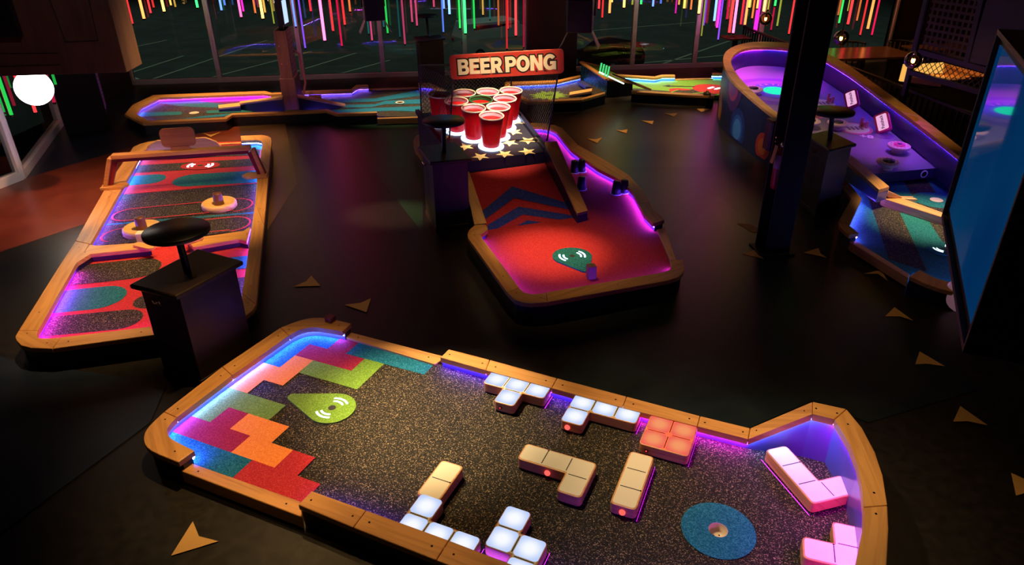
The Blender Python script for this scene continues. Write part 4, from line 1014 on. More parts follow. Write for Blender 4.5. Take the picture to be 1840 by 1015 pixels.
# ------------------------------------------------------------ course 4: long hole along the window, with the tower
l7 = lambda x, y: (200 + x / 3.172, 120 + y / 3.172)
q5 = lambda x, y: (480 + x / 4.41, y / 4.41)
c4 = thing('mini_golf_course', 'long narrow mini golf hole with blue wavy stripes along the left windows', 'mini golf hole', P(420, 190))
O4, I4 = rail(c4, [(l7(1515, 262), l7(1515, 254)), (l7(1285, 270), l7(1290, 262)), (l7(1222, 249), l7(1232, 240)), (l7(985, 262), l7(985, 252)), (l7(690, 274), l7(690, 264)), (l7(655, 297), l7(640, 288)), (l7(180, 322), l7(215, 308)), (l7(75, 270), l7(140, 268)), (l7(120, 216), l7(170, 228)), (l7(240, 160), l7(275, 176)), (l7(878, 137), l7(860, 152)), (l7(915, 148), l7(905, 158)), (l7(965, 145), l7(965, 155)), (l7(1070, 136), l7(1070, 147)), (l7(1365, 127), l7(1370, 138)), (l7(1397, 102), l7(1412, 115)), (l7(1465, 102), l7(1465, 114))],
     joints=(3, 5, 6, 8, 9, 11, 13), leds=[(6, 9, 'violet'), (9, 11, 'magenta'), (12, 16, 'violet'), (0, 6, 'violet')], screws=False, led_k=1.5, drop=.0035)
rail(c4, [(l7(1465, 124), l7(1465, 131)), (l7(1755, 115), l7(1755, 122))], z=.118, thick=.1, flush=True, screws=False)
rail(c4, [(l7(1515, 296), l7(1515, 290)), (l7(1760, 289), l7(1760, 283))], z=.118, thick=.1, flush=True, screws=False)
rail(c4, [(q_, w_) for q_, w_ in (((751, 148.5), (753, 154)), ((772, 148.5), (772, 155)), ((797, 160), (790, 164)), ((818, 176), (806, 178)))], leds=[(0, 3, 'violet')], screws=False, drop=.0035)
poly = [P(*p, CZ) for p in (l7(1515, 282), l7(1300, 268), l7(1225, 250), l7(690, 272), l7(650, 296), l7(190, 318), l7(110, 270), l7(260, 166), l7(880, 145), l7(1370, 134), l7(1400, 110), l7(1465, 110), l7(1465, 128), l7(1755, 119), l7(1960, 168), l7(1960, 250), l7(1760, 286))]
W = lambda pts, m: ([P(*l7(*p), CZ) for p in pts], m)
pats = [W([(230, 200), (445, 190), (640, 212), (740, 210), (735, 232), (560, 232), (390, 225)], C_TEAL), W([(445, 190), (880, 165), (900, 185), (640, 212)], C_VIOLET), W([(140, 262), (395, 256), (405, 264), (395, 274), (150, 285)], C_TEAL), W([(540, 250), (975, 240), (985, 250), (545, 266)], C_TEAL), W([(390, 300), (650, 283), (700, 272), (690, 266), (520, 282)], C_BLUE),
        W([(1080, 190), (1500, 182), (1745, 135), (1770, 165), (1600, 187), (1500, 200), (1300, 206), (1080, 212)], C_BLUE), W([(1080, 222), (1500, 215), (1560, 196), (1770, 185), (1770, 212), (1560, 215), (1480, 232), (1080, 240)], C_BLUE), W([(1230, 250), (1500, 236), (1770, 226), (1770, 258), (1600, 252), (1300, 266)], C_BLUE)]
slab(c4, poly, pats)
for q_ in (l7(472, 264), l7(1645, 204)):
    cc_ = P(*q_, CZ); mb = MB(); mb.lathe((cc_.x, cc_.y, CZ + .006), [(.085, .0), (.075, .006), (.06, .004), (.055, -.001), (0, -.002)], plain('cup_liner', (.7, .58, .44), .4), 18); mb.build('cup', c4)
def plank(parent, name, a, b, wpx, z0, z1, th, mat, side=M_FASCIA, grounded=True):
    "board from pixel a to b, its top rising z0..z1, wpx = pixel offset to its far edge"
    A, B, C, D = P(*a, z0), P(*b, z1), P(b[0] + wpx[0], b[1] + wpx[1], z1), P(a[0] + wpx[0], a[1] + wpx[1], z0)
    d = B - A; up = Vector((0, 0, -th)); mb = MB()
    V = [A, B, C, D, A + up, B + up, C + up, D + up]
    nz = (B - A).cross(D - A).z; F = [[0, 1, 2, 3], [7, 6, 5, 4], [0, 4, 5, 1], [1, 5, 6, 2], [2, 6, 7, 3], [3, 7, 4, 0]]
    if nz < 0: F = [f[::-1] for f in F]
    mb.add(V, F, mat, (d.x, d.y)); o = mb.build(name, parent, bevel=.004)
    if grounded:
        m2 = MB(); V = [v + Vector((0, 0, -th)) for v in (A, B, C, D)] + [Vector((v.x, v.y, CZ)) for v in (A, B, C, D)]
        m2.add(V, F, side); m2.build('side', o)
    return o
plank(c4, 'ramp_block', l7(612, 236), l7(735, 222), (-1, -6), .17, .20, .03, M_LIGHTWOOD)
plank(c4, 'ramp', l7(730, 209), l7(975, 176), (1, -4), .22, .42, .03, M_LIGHTWOOD)
plank(c4, 'ramp', l7(1335, 221), l7(1062, 168), (-1, -4), .13, .44, .03, M_RAIL)
plank(c4, 'ramp_block', l7(1125, 172), l7(1195, 170), (0, -4), .2, .2, .05, M_REDWOOD)
# tower: tall narrow wooden box with a display on its top
tb0, tb1 = P(*q5(140, 905), .02), P(*q5(258, 900), .02)
tw = (tb1 - tb0); tw.z = 0; twl = tw.length; tx = tw.normalized(); ty = Vector((-tx.y, tx.x, 0))
tm = (tb0 + tb1) / 2
zsp = HT(tm, q5(150, 622)[1]); ztp = HT(tm, q5(90, 248)[1])
pc = lambda a, b: tuple((tm + tx * a + ty * b)[:2])
wB, wT, dT = twl / 2, twl * .40, .62
mb = MB(); mb.prism([pc(-wB, 0), pc(wB, 0), pc(wB, dT), pc(-wB, dT)], .02, zsp, M_REDWOOD); mb.build('tower_base', c4, bevel=.012)
mb = MB(); th = .02
for a0, a1, b0, b1 in ((-wT, wT, .02, .02 + th), (-wT, wT, dT - .05, dT - .03), (-wT, -wT + th, .04, dT - .05), (wT - th, wT, .04, dT - .05)):
    mb.prism([pc(a0, b0), pc(a1, b0), pc(a1, b1), pc(a0, b1)], zsp, ztp, M_REDWOOD)
for zz in (zsp + .25, ztp - .25):
    for a in (-.05, .05): mb.add([Vector((*pc(a - .006, .017), zz - .006)), Vector((*pc(a + .006, .017), zz - .006)), Vector((*pc(a + .006, .017), zz + .006)), Vector((*pc(a - .006, .017), zz + .006))], [[0, 1, 2, 3]], M_CHROME)
mb.build('tower_box', c4, bevel=.004)
mb = MB(); PF = netting('pink_lit_perforated_panel', (.55, .2, .25), 9, .45, 0)  # pink light on the perforated side is painted in as its colour
s0 = [Vector((*pc(wT + .004, b), z)) for b, z in ((.06, zsp - .35), (dT - .06, zsp - .35), (dT - .06, ztp - .02), (.06, ztp - .02))]
mb.face([tuple(p) for p in s0], PF, [(0, 0), (.5, 0), (.5, 1.5), (0, 1.5)]); mb.build('perforated_side', c4)
mb = MB(); mb.tube([Vector((*pc(wB + .02, dT - .1), .2)), Vector((*pc(wB + .10, dT - .08), zsp * .7)), Vector((*pc(wB + .06, dT - .08), zsp * 1.5)), Vector((*pc(wB - .02, dT - .1), zsp * 1.6))], .022, plain('pink_tube', (.4, .12, .14), .4), 8); mb.build('return_tube', c4)
mb = MB(); mb.prism([pc(-.04, .22), pc(.04, .22), pc(.04, .32), pc(-.04, .32)], zsp, 2.9, M_BLACK); mb.build('mast', c4)
for k, z in enumerate((ztp + .08, ztp + .62)):
    mb = MB(); mb.prism([pc(.05, .10), pc(.09, .10), pc(.12, .42), pc(.05, .42)], z, z + .42, M_BLACK)
    mb.add([Vector((*pc(.092, .12), z + .02)), Vector((*pc(.120, .40), z + .02)), Vector((*pc(.120, .40), z + .40)), Vector((*pc(.092, .12), z + .40))], [[0, 1, 2, 3]], emit('pale_blue_screen', (.5, .68, 1), 1.2)); mb.build('display', c4)
# ------------------------------------------------------------ course 5: green hole with the bridge ramp
r6 = lambda x, y: (900 + x / 4.381, 90 + y / 4.381)
c5 = thing('mini_golf_course', 'mini golf hole with green carpet and a raised teal bridge behind the beer table', 'mini golf hole', P(1090, 165))
M_TEALP = None
def pattern_paint(name, c1, c2, sc):
    m = bpy.data.materials.new(name); nt, b = nodes(m); L = nt.links.new
    tc = nt.nodes.new('ShaderNodeTexCoord'); w = nt.nodes.new('ShaderNodeTexWave'); w.inputs['Scale'].default_value = sc; w.inputs['Distortion'].default_value = 9; w.inputs['Detail Scale'].default_value = 2.5; w.wave_type = 'RINGS'
    r = nt.nodes.new('ShaderNodeValToRGB'); r.color_ramp.interpolation = 'CONSTANT'; r.color_ramp.elements[1].position = .55; r.color_ramp.elements[0].color = (*c1, 1); r.color_ramp.elements[1].color = (*c2, 1)
    L(tc.outputs['Object'], w.inputs['Vector']); L(w.outputs['Fac'], r.inputs[0]); L(r.outputs[0], b.inputs['Base Color']); b.inputs['Roughness'].default_value = .45
    return m
M_TEALP = pattern_paint('teal_squiggle_paint', (.02, .20, .20), (.005, .02, .03), 4)
rail(c5, [(r6(825, 338), r6(815, 330)), (r6(640, 392), r6(625, 380)), (r6(205, 412), r6(240, 398)), (r6(100, 355), r6(150, 352)), (r6(15, 330), r6(75, 325)), (r6(35, 250), r6(88, 268)), (r6(440, 236), r6(445, 252)), (r6(625, 195), r6(630, 208))], joints=(1, 2, 4, 5, 6), leds=[(2, 4, 'violet'), (4, 5, 'violet'), (5, 7, 'blue')], screws=False, led_k=1.5, drop=.0035)
rail(c5, [(r6(850, 184), r6(850, 196)), (r6(1210, 207), r6(1215, 220)), (r6(1265, 192), r6(1272, 206)), (r6(1372, 192), r6(1372, 206))], leds=[(0, 3, 'cyan')], joints=(1,), screws=False, led_k=1.5, drop=.004)
rail(c5, [(r6(1372, 226), r6(1372, 233)), (r6(1670, 218), r6(1670, 225))], z=.118, thick=.1, flush=True, screws=False)
rail(c5, [(r6(1662, 178), r6(1662, 190)), (r6(1790, 178), r6(1790, 190)), (r6(1900, 240), r6(1870, 245))], leds=[(0, 1, 'cyan')], screws=False)
rail(c5, [(r6(1030, 328), r6(1030, 315)), (r6(1560, 358), r6(1575, 345)), (r6(1680, 362), r6(1680, 350))], screws=False)
SB = lambda pts, m: ([P(*r6(*p), CZ) for p in pts], m)
sb = []
sc5 = P(*r6(375, 356), CZ); e1 = P(*r6(470, 354), CZ) - sc5; e2 = P(*r6(375, 330), CZ) - sc5
burst = []
for k in range(26):
    a = 2 * math.pi * k / 26; rr = (1.0 if k % 4 == 0 else .82) * 1.55 if k % 2 == 0 else .95
    burst.append(sc5 + (e1 * math.cos(a) * rr * 1.15 + e2 * math.sin(a) * rr * .95))
slab(c5, [P(*r6(*p), CZ) for p in ((815, 336), (635, 388), (215, 408), (110, 355), (40, 328), (60, 258), (440, 243), (640, 200), (1000, 262), (1035, 318))], [(burst, C_GREEN)])
mb = MB()
for k in range(3):
    c = sc5 + e1 * (-.15 + .15 * k); mb.box((c.x, c.y, CZ + .003), .04, .05, .004, M_BLACK)
mb.build('tee_marker', c5)
cc = P(*r6(1655, 305), CZ); ccl = P(*r6(1385, 318), CZ)
ringp = [(cc.x + .36 * math.cos(k * .21), cc.y + .42 * math.sin(k * .21)) for k in range(30)]
g_d = [P(*r6(*p), CZ) for p in ((1000, 262), (860, 190), (1215, 214), (1268, 200), (1370, 200), (1370, 230), (1660, 222), (1780, 185), (1880, 245), (1780, 350), (1680, 356), (1050, 320))]
slab(c5, g_d, [SB([(1040, 300), (1340, 325), (1345, 345), (1040, 318)], C_DARK), SB([(1340, 335), (1430, 305), (1700, 320), (1700, 352), (1500, 345)], C_DARK), (ringp, C_RUST), SB([(1325, 305), (1400, 300), (1480, 310), (1500, 316), (1440, 318), (1390, 313), (1350, 325), (1330, 330)], C_RUST), SB([(1272, 282), (1330, 275), (1328, 281), (1530, 286), (1530, 291), (1328, 288), (1330, 293)], C_DARK), SB([(1500, 342), (1610, 330), (1615, 335), (1510, 348)], C_GREEN)], base=C_GREEN, name='carpet')
for k, dx in enumerate((-22, 30)):
    a_ = P(*r6(1675 + dx, 300 + 6 * k), CZ); mb = MB(); mb.prism(stadium(a_ + Vector((-.05, -.04, 0)), a_ + Vector((.05, .05, 0)), .03, 5), CZ + .007, CZ + .010, emit('marker_light', (.75, .9, 1), 4)); mb.build('light_arc', c5)
# bridge: tall patterned wall on the left, falling to the right
pz = .0
wa, wb = P(*r6(628, 228), CZ), P(*r6(832, 336), CZ)
za, zb_ = HT(wa, r6(618, 100)[1]), HT(wb, r6(836, 238)[1])
we = P(*r6(1032, 400), .0); wz = .30
print('bridge', wa, wb, za, zb_)
rx = P(*r6(1035, 318), CZ); zr = .235
far_a = wa + Vector((.9, .15, 0))
mb = MB()
V = [(wa.x, wa.y, .0), (wb.x, wb.y, .0), (wb.x, wb.y, zb_), (wa.x, wa.y, za)]
ro = wb + (rx - wb) ; rz0 = zr
farr = wa + (rx - wb)
V += [(rx.x, rx.y, 0), (rx.x, rx.y, rz0), (farr.x, farr.y, 0), (farr.x, farr.y, rz0 + .05)]
mb.add(V, [[0, 1, 2, 3]], M_TEALP); mb.add(V, [[1, 4, 5, 2]], M_FASCIA); mb.add(V, [[0, 3, 7, 6]], M_FASCIA); mb.add(V, [[4, 6, 7, 5]], M_FASCIA); mb.add(V, [[3, 2, 5, 7]], C_GREEN)
mb.build('bridge', c5)
def bar3(mb, A, B, w, h, mat):
    A, B = Vector(A), Vector(B); d = (B - A).normalized(); q = d.cross(Vector((0, 0, 1))).normalized() * w / 2; u = q.cross(d).normalized() * h
    V = [A - q, A + q, B + q, B - q, A - q + u, A + q + u, B + q + u, B - q + u]
    mb.add(V, [[3, 2, 1, 0], [4, 5, 6, 7], [0, 1, 5, 4], [1, 2, 6, 5], [2, 3, 7, 6], [3, 0, 4, 7]], mat, (d.x, d.y))
tA, tB = Vector((wa.x, wa.y, za)), Vector((wb.x, wb.y, zb_)); tR = Vector((rx.x, rx.y, rz0)); tF = Vector((farr.x, farr.y, rz0 + .05))
for a, b in ((tA, tB), (tB, tR), (tA, tF)):
    mb = MB(); bar3(mb, a, b, .09, .03, M_RAIL); mb.build('bridge_rail', c5, bevel=.004)
p0, p1 = P(*r6(850, 190), .62), P(*r6(1158, 312), .16)
mb = MB(); bar3(mb, p0, p1, .16, .03, M_RAIL); mb.build('ramp', c5, bevel=.004)
mb = MB(); bar3(mb, P(*r6(775, 178), .70), P(*r6(965, 268), .40), .025, .02, emit('white_green_light', (.7, 1, .75), 3)); mb.build('light_strip', c5)
for k in range(4):
    b_ = P(*r6(776 + 20 * k, 188 + 9 * k), .66 - .02 * k); mb = MB(); mb.tube([b_, b_ + Vector((.03, .0, .19))], .016, emit('green_peg', (.08, .85, .25), .9), 10); mb.build('light_peg', c5)
plank(c5, 'ramp', r6(538, 352), r6(715, 322), (1, -5), .15, .21, .04, M_LIGHTWOOD)
mb = MB(); bar3(mb, P(*r6(622, 262), .14), P(*r6(690, 308), .14), .12, .05, plain('blue_block', (.05, .06, .35), .3)); mb.build('corner_block', c5)
mb = MB(); c = P(*r6(1622, 352), RZ); mb.lathe((c.x, c.y, RZ + .001), [(.07, 0), (.075, .02), (.06, .045), (.025, .05), (.02, .075), (0, .08)], plain('dark_bronze', (.05, .035, .02), .4), 16); t_ = thing('rail_marker', 'small dark round knob standing on the near rail of the green hole', 'marker', (c.x, c.y, RZ)); mb.build('knob', t_)

# ------------------------------------------------------------ course 6: big pinball hole
r8 = lambda x, y: (1260 + x / 3.384, 60 + y / 3.384)
g2 = lambda x, y: (1420 + x / 4.613, 140 + y / 4.613)
g4 = lambda x, y: (1500 + x / 3.904, 280 + y / 3.904)
c6 = thing('mini_golf_course', 'huge pinball shaped mini golf hole with purple high curved walls behind the steel column', 'mini golf hole', P(1480, 240))
RA, RBB = -.1265, .087; PA, PB = -.4595, .087
RIM = lambda x, y: PS(x, y, RA, RBB)
ro_ = [P(1524, 290, .42), P(1450, 249, .56), RIM(*r8(438, 500)), RIM(*r8(300, 390)), RIM(*r8(180, 280)), RIM(*r8(137, 205)), RIM(*r8(130, 140)), RIM(*r8(160, 95)), RIM(*r8(230, 65)), RIM(*r8(330, 47)), RIM(*r8(520, 54)), RIM(*r8(650, 78)), RIM(*r8(750, 112)), RIM(*r8(900, 192)), RIM(*r8(1000, 265)), RIM(*r8(1150, 370)), RIM(*r8(1330, 500)), RIM(1736, 271), RIM(1800, 322), RIM(1850, 362)]
ri_ = [P(1530, 280, .42), P(1457, 239, .56), RIM(*r8(448, 478)), RIM(*r8(322, 362)), RIM(*r8(215, 250)), RIM(*r8(183, 190)), RIM(*r8(180, 160)), RIM(*r8(205, 120)), RIM(*r8(260, 92)), RIM(*r8(350, 81)), RIM(*r8(515, 88)), RIM(*r8(640, 112)), RIM(*r8(745, 152)), RIM(*r8(895, 242)), RIM(*r8(985, 308)), RIM(*r8(1110, 402)), RIM(*r8(1290, 530)), RIM(1730, 286), RIM(1790, 336), RIM(1835, 375)]
Os, Is = smooth_pts(ro_, 2), smooth_pts(ri_, 2)
mb = MB(); mb.strip(Os, Is, .05, M_RAIL); mb.build('wall_cap', c6, bevel=.006)
NAVYW = plain('navy_course_wall', (.008, .012, .05), .4)
INW = plain('purple_blue_inner_wall', (.035, .025, .12), .3)
mb = MB()
for k in range(len(Os) - 1):
    a, b, c, d = Os[k], Os[k + 1], Is[k], Is[k + 1]
    n1 = (c - a); n1.z = 0; n1 = n1.normalized() * .02; n2 = (d - b); n2.z = 0; n2 = n2.normalized() * .02
    f_ = lambda p, n, z: (p.x + n.x, p.y + n.y, z)
    mb.add([f_(a, n1, .0), f_(b, n2, .0), f_(b, n2, b.z - .05), f_(a, n1, a.z - .05)], [[0, 3, 2, 1]], NAVYW)
    zl, zm = max(.10, PA + PB * c.y - .1), max(.10, PA + PB * d.y - .1)
    mb.add([f_(c, -n1, zl), f_(d, -n2, zm), f_(d, -n2, d.z - .05), f_(c, -n1, c.z - .05)], [[0, 1, 2, 3]], INW)
mb.build('outer_wall', c6)
PF_ = lambda x, y, h=0.0: PS(x, y, PA + h, PB)
# playfield
PFM = plain('grey_playfield', (.20, .17, .24), .42)
f0, f1 = PF_(1571.7, 312), PF_(1687.7, 301.5)
top = [f0, f1] + [Vector((p.x, p.y, PA + PB * p.y)) for p in reversed(Is) if f1.y < p.y and (p.x > 3.0)]
top = [f0, f1]
for p in reversed(Is):
    if p.x > 4.75 and p.y > f1.y - .1 and p.y > 8.7: top.append(Vector((p.x - .0, p.y, 0)))
for p in reversed(Is):
    if p.x <= 4.75 and p.y > 8.75: top.append(Vector((p.x, p.y, 0)))
top = [Vector((p.x, p.y, PA + PB * p.y)) for p in top]
mb = MB(); n_ = len(top); V = [tuple(p) for p in top] + [(p.x, p.y, p.z - .13) for p in top]
ar = sum(top[i].x * top[(i + 1) % n_].y - top[(i + 1) % n_].x * top[i].y for i in range(n_))
F = [list(range(n_)), list(range(n_, 2 * n_))[::-1]] + [[i, n_ + i, n_ + (i + 1) % n_, (i + 1) % n_] for i in range(n_)]
if ar < 0: F = [f[::-1] for f in F]
mb.add(V, F[:1], PFM); mb.add(V, F[1:], plain('dark_playfield_edge', (.03, .02, .06), .4)); mb.build('playfield', c6)
# light strips under the rim and along the lip
def strip_led(pts, col, k, drop=.0515):
    lb = MB(); 
    for a, b, oa, ob in pts:
        na = (a - oa); na.z = 0; na.normalize(); nb = (b - ob); nb.z = 0; nb.normalize(); d = Vector((0, 0, -drop)); e = Vector((0, 0, -.02))
        lb.face([a + d - na * .004, b + d - nb * .004, b + d + e * .02 - nb * .022, a + d + e * .02 - na * .022], led_mat(col, k))
    lb.build('light_strip', c6)
segs = [(Is[k], Is[k + 1], Os[k], Os[k + 1]) for k in range(len(Is) - 1)]
strip_led([s for s in segs if s[0].y > 10.4 and s[0].x < 4.6], 'magenta', 1.6)
strip_led([s for s in segs if s[0].y > 9.4 and s[0].x >= 4.6], 'indigo', .8)
strip_led([s for s in segs if s[0].y <= 9.4 and s[0].x > 4.6], 'indigo', .7)
strip_led([s for s in segs if s[0].y <= 10.4 and s[0].y > 8.7 and s[0].x < 4.6], 'magenta', .3)
# painted circles on the outer wall
def wall_at(px, py):
    best = None; d = ray(px, py); c = Vector((0, 0, CAM_H))
    for k in range(len(Os) - 1):
        a, b = Os[k], Os[k + 1]; e = b - a; e.z = 0; n = Vector((-e.y, e.x, 0))
        den = d.dot(n)
        if abs(den) < 1e-9: continue
        t = (Vector((a.x, a.y, CAM_H)) - c).dot(n) / den; q = c + d * t; s = (q - a).dot(e) / e.dot(e)
        if -.001 <= s <= 1.001 and t > 0 and (best is None or t < best[0]): best = (t, k + s, q.z)
    return best
cum = [0]
for a, b in zip(Os[:-1], Os[1:]): cum.append(cum[-1] + math.hypot(b.x - a.x, b.y - a.y))
def on_wall(s, z, off):
    s = max(0.001, min(cum[-1] - .001, s)); k = max(i for i in range(len(cum) - 1) if cum[i] <= s); t = (s - cum[k]) / (cum[k + 1] - cum[k])
    p = Os[k].lerp(Os[k + 1], t); i_ = Is[k].lerp(Is[k + 1], t); n = (p - i_); n.z = 0; n.normalize()
    p = p - n * (.02 - off); return Vector((p.x, p.y, max(.05, min(z, Os[k].lerp(Os[k + 1], t).z - .055))))
def wall_disc(cpx, rpx, cols):
    w = wall_at(*cpx)
    if not w: print('no wall', cpx); return
    s0 = cum[int(w[1])] + (w[1] - int(w[1])) * (cum[min(int(w[1]) + 1, len(cum) - 1)] - cum[int(w[1])]); z0 = w[2]
    w2 = wall_at(cpx[0], cpx[1] - rpx * .98)
    rr = abs((w2[2] if w2 else z0 + .25) - z0)
    mb = MB()
    for j, (f, m) in enumerate(cols):
        R0 = rr * f; n = 36; off = .004 + .003 * j
        rings = 6; 
        for q in range(rings):
            r0_, r1_ = R0 * q / rings, R0 * (q + 1) / rings
            for k in range(n):
                a0, a1 = 2 * math.pi * k / n, 2 * math.pi * (k + 1) / n
                mb.face([tuple(on_wall(s0 + r * math.cos(a), z0 + r * math.sin(a), off)) for r, a in ((r0_, a0), (r1_, a0), (r1_, a1), (r0_, a1))], m)
    mb.build('painted_circles', c6)
pp = lambda n, c: plain(n, c, .45)
wall_disc(r8(195, 315), 52, [(1, pp('plum_paint', (.07, .015, .12))), (.62, pp('pink_paint', (.42, .03, .14))), (.45, pp('violet_paint', (.22, .05, .25)))])
wall_disc(r8(214, 585), 42, [(1, pp('deep_blue_paint', (.012, .03, .16))), (.7, pp('blue_paint', (.02, .09, .32))), (.5, pp('sky_paint', (.06, .22, .5)))])
wall_disc(r8(108, 455), 34, [(1, pp('orange_paint', (.5, .10, .02))), (.65, pp('yellow_paint', (.55, .25, .05)))])
wall_disc(r8(368, 690), 27, [(1, pp('red_paint', (.4, .03, .02))), (.6, pp('orange_paint', (.5, .10, .02)))])
# lower left guard rail and lane end
mb = MB(); o_ = [P(1579.3, 340.5, .36), P(1524, 291, .43)]; i_ = [P(1598, 335, .36), P(1531, 280, .43)]
mb.strip(o_, i_, .05, M_RAIL); mb.build('lane_rail', c6, bevel=.005)
mb = MB(); mb.strip([o_[0] - Vector((0, 0, .05)), o_[1] - Vector((0, 0, .05))], [i_[0] - Vector((0, 0, .05)), i_[1] - Vector((0, 0, .05))], 0, M_RISER, z0=CZ + .1); mb.build('riser', c6)
rail(c6, [(g4(-40, 120), g4(10, 90)), (g4(60, 212), g4(100, 190)), (g4(115, 300), g4(188, 300)), (g4(28, 455), g4(107, 475)), (g4(32, 490), g4(104, 490)), (g4(100, 556), g4(168, 542))], joints=(1, 2, 3), leds=[(0, 2, 'violet'), (2, 3, 'violet'), (3, 5, 'violet')], screws=False)
rail(c6, [(g4(92, 594), g4(130, 586)), (g4(518, 858), g4(525, 832))], z=.118, thick=.1, flush=True)
rail(c6, [(g4(522, 842), g4(595, 800)), (g4(640, 895), g4(690, 850)), (g4(740, 930), g4(790, 882)), (g4(860, 960), g4(900, 900)), (g4(1010, 970), g4(1010, 910)), (g4(1180, 900), g4(1130, 850)), (g4(1250, 700), g4(1180, 690)), (g4(1150, 300), g4(1100, 330)), (g4(980, 120), g4(945, 150))], leds=[(0, 3, 'blue'), (3, 6, 'blue'), (6, 8, 'blue')], screws=False)
cpl = [P(*g4(*p), CZ) for p in ((-10, 100), (80, 200), (150, 300), (65, 480), (130, 555), (118, 590), (522, 845), (560, 815), (660, 870), (770, 900), (1000, 930), (1130, 850), (1200, 690), (1120, 320), (960, 130), (800, 20), (300, -20))]
def cut(a, b, t0, t1):
    A, B = P(*g4(*a), CZ), P(*g4(*b), CZ); return A.lerp(B, t0), A.lerp(B, t1)
def band(a, b, c, d, m, t0=-.1, t1=.97):
    p0, p1 = cut(a, b, t0, t1); p2, p3 = cut(c, d, t0, t1); return ([p0, p2, p3, p1], m)
hc6 = P(*g4(713, 312), CZ)
slab(c6, cpl, [band((195, 175), (385, 740), (345, 160), (660, 835), C_DARK, 0, .98), band((460, 150), (760, 610), (620, 135), (900, 520), C_DARK, 0, 1), ([(hc6.x + .27 * math.cos(k * .2), hc6.y + .27 * math.sin(k * .2)) for k in range(31)], C_TEAL)], base=C_TEAL)
mb = MB(); mb.lathe((hc6.x, hc6.y, CZ + .006), [(.075, .0), (.068, .006), (.06, .004), (.055, -.001), (0, -.002)], plain('cup_liner', (.7, .58, .44), .4), 20); mb.build('cup', c6)
marker(c6, P(*g4(765, 658), CZ), P(*g4(850, 700), CZ), .16, C_TEAL, ang=math.atan2((P(*g4(835, 650)) - P(*g4(700, 680))).y, (P(*g4(835, 650)) - P(*g4(700, 680))).x))
# flippers
def flipper(a, b, wa_, wb_, z, label):
    A, B = P(*a, z), P(*b, z); d = (B - A).normalized(); q = Vector((-d.y, d.x, 0)); an_ = math.atan2(d.y, d.x)
    poly_ = arc(A[:2], wa_, an_ + math.pi / 2, an_ + 1.5 * math.pi, 8) + arc(B[:2], wb_, an_ - math.pi / 2, an_ + math.pi / 2, 8)
    mb = MB(); mb.prism(poly_, CZ + .002, z, M_RAIL, (d.x, d.y)); t = mb.build('flipper', c6, bevel=.006)
    return t
flipper(g4(395, 292), g4(770, 418), .10, .065, CZ + .10, '')
mb = MB(); bar3(mb, P(*g4(330, 255), .26), P(*g4(400, 318), .14), .10, .05, M_RAIL); bar3(mb, P(*g4(360, 270), .25), P(*g4(450, 312), .17), .03, .05, M_RAIL); mb.build('lane_guide', c6, bevel=.004)
mb = MB(); bar3(mb, P(*g4(430, 310), .17), P(*g4(565, 316), .15), .05, .03, M_LIGHTWOOD); bar3(mb, P(*g4(450, 300), .16), P(*g4(545, 303), .15), .03, .03, M_LIGHTWOOD); mb.build('lane_guide', c6, bevel=.003)
# bumpers and targets on the playfield: fixed fittings of this hole, so parts
pfn = Vector((0, -PB, 1)).normalized()
e_pf = pfn.to_track_quat('Z', 'Y').to_euler()
M_BUMP = plain('pink_white_bumper', (.75, .55, .55), .35); M_BDOT = plain('bumper_red_dot', (.5, .04, .06), .4)
def bumper(px, r=.145, mat=M_BUMP, topm=M_BLACK):
    c = PF_(*px, .09); base = Vector((c.x, c.y, PA + PB * c.y)) - Vector(c6.location)
    mb = MB(); mb.lathe((0, 0, 0), [(.075, 0), (.07, .055), (r * .9, .065), (r, .08), (r, .098), (r * .9, .108), (r * .55, .108), (r * .5, .10)], mat, 28)
    for k in range(14): a = 2 * math.pi * k / 14; mb.disc((r * .74 * math.cos(a), r * .74 * math.sin(a), .1092), .011, M_BDOT, 8)
    o = mb.build('bumper', c6, local=True); o.location = base; o.rotation_euler = e_pf
    mb = MB(); mb.lathe((0, 0, .0), [(r * .52, .10), (r * .5, .117), (0, .119)], topm, 24); mb.build('bumper_cap', o, local=True)
    return o
bumper(g2(812, 695)); b_ = bumper(g2(900, 562), topm=plain('hot_pink_cap', (.8, .06, .3), .4))
bumper(g2(392, 372)); bumper(g2(165, 358)); bumper(r8(315, 338), .16); bumper((1440, 205))
stx = []
for k in range(10): a = math.pi / 2 + math.pi / 5 * k; rr = .045 if k % 2 == 0 else .02; stx.append((rr * math.cos(a), rr * math.sin(a), .1205))
mb = MB(); mb.face(stx, M_BLACK); mb.build('star', b_, local=True)
def decal(px, rings, name='painted_target'):
    c = PF_(*px); mb = MB()
    for j, (r, m) in enumerate(rings): mb.disc((0, 0, .003 + .002 * j), r, m, 40)
    o = mb.build(name, c6, local=True); o.location = c - Vector(c6.location); o.rotation_euler = e_pf; return o
PV = pp('lilac_paint', (.25, .12, .5)); PW = pp('white_paint', (.75, .7, .75)); PBL = pp('royal_paint', (.08, .12, .5)); PVD = pp('violet_dark_paint', (.16, .06, .36)); PPK = pp('target_pink', (.75, .15, .35))
d1 = decal(r8(452, 352), [(.72, PVD), (.56, PV), (.40, PBL), (.26, pp('aqua_paint', (.05, .4, .45)))])
mb = MB(); mb.lathe((0, 0, .012), [(.20, 0), (.18, .004), (0, .004)], emit('green_hole_light', (.02, .9, .45), 1.3), 28)
mb.build('lit_hole', d1, local=True)
for k, chx in enumerate('SUPERTUBE'):
    a = R(200 - 20 * k - 20); o = text_obj(chx, 'lettering', d1, (.31 * math.cos(a), .31 * math.sin(a), .016), (0, 0, a - math.pi / 2), .11, PW, .001)
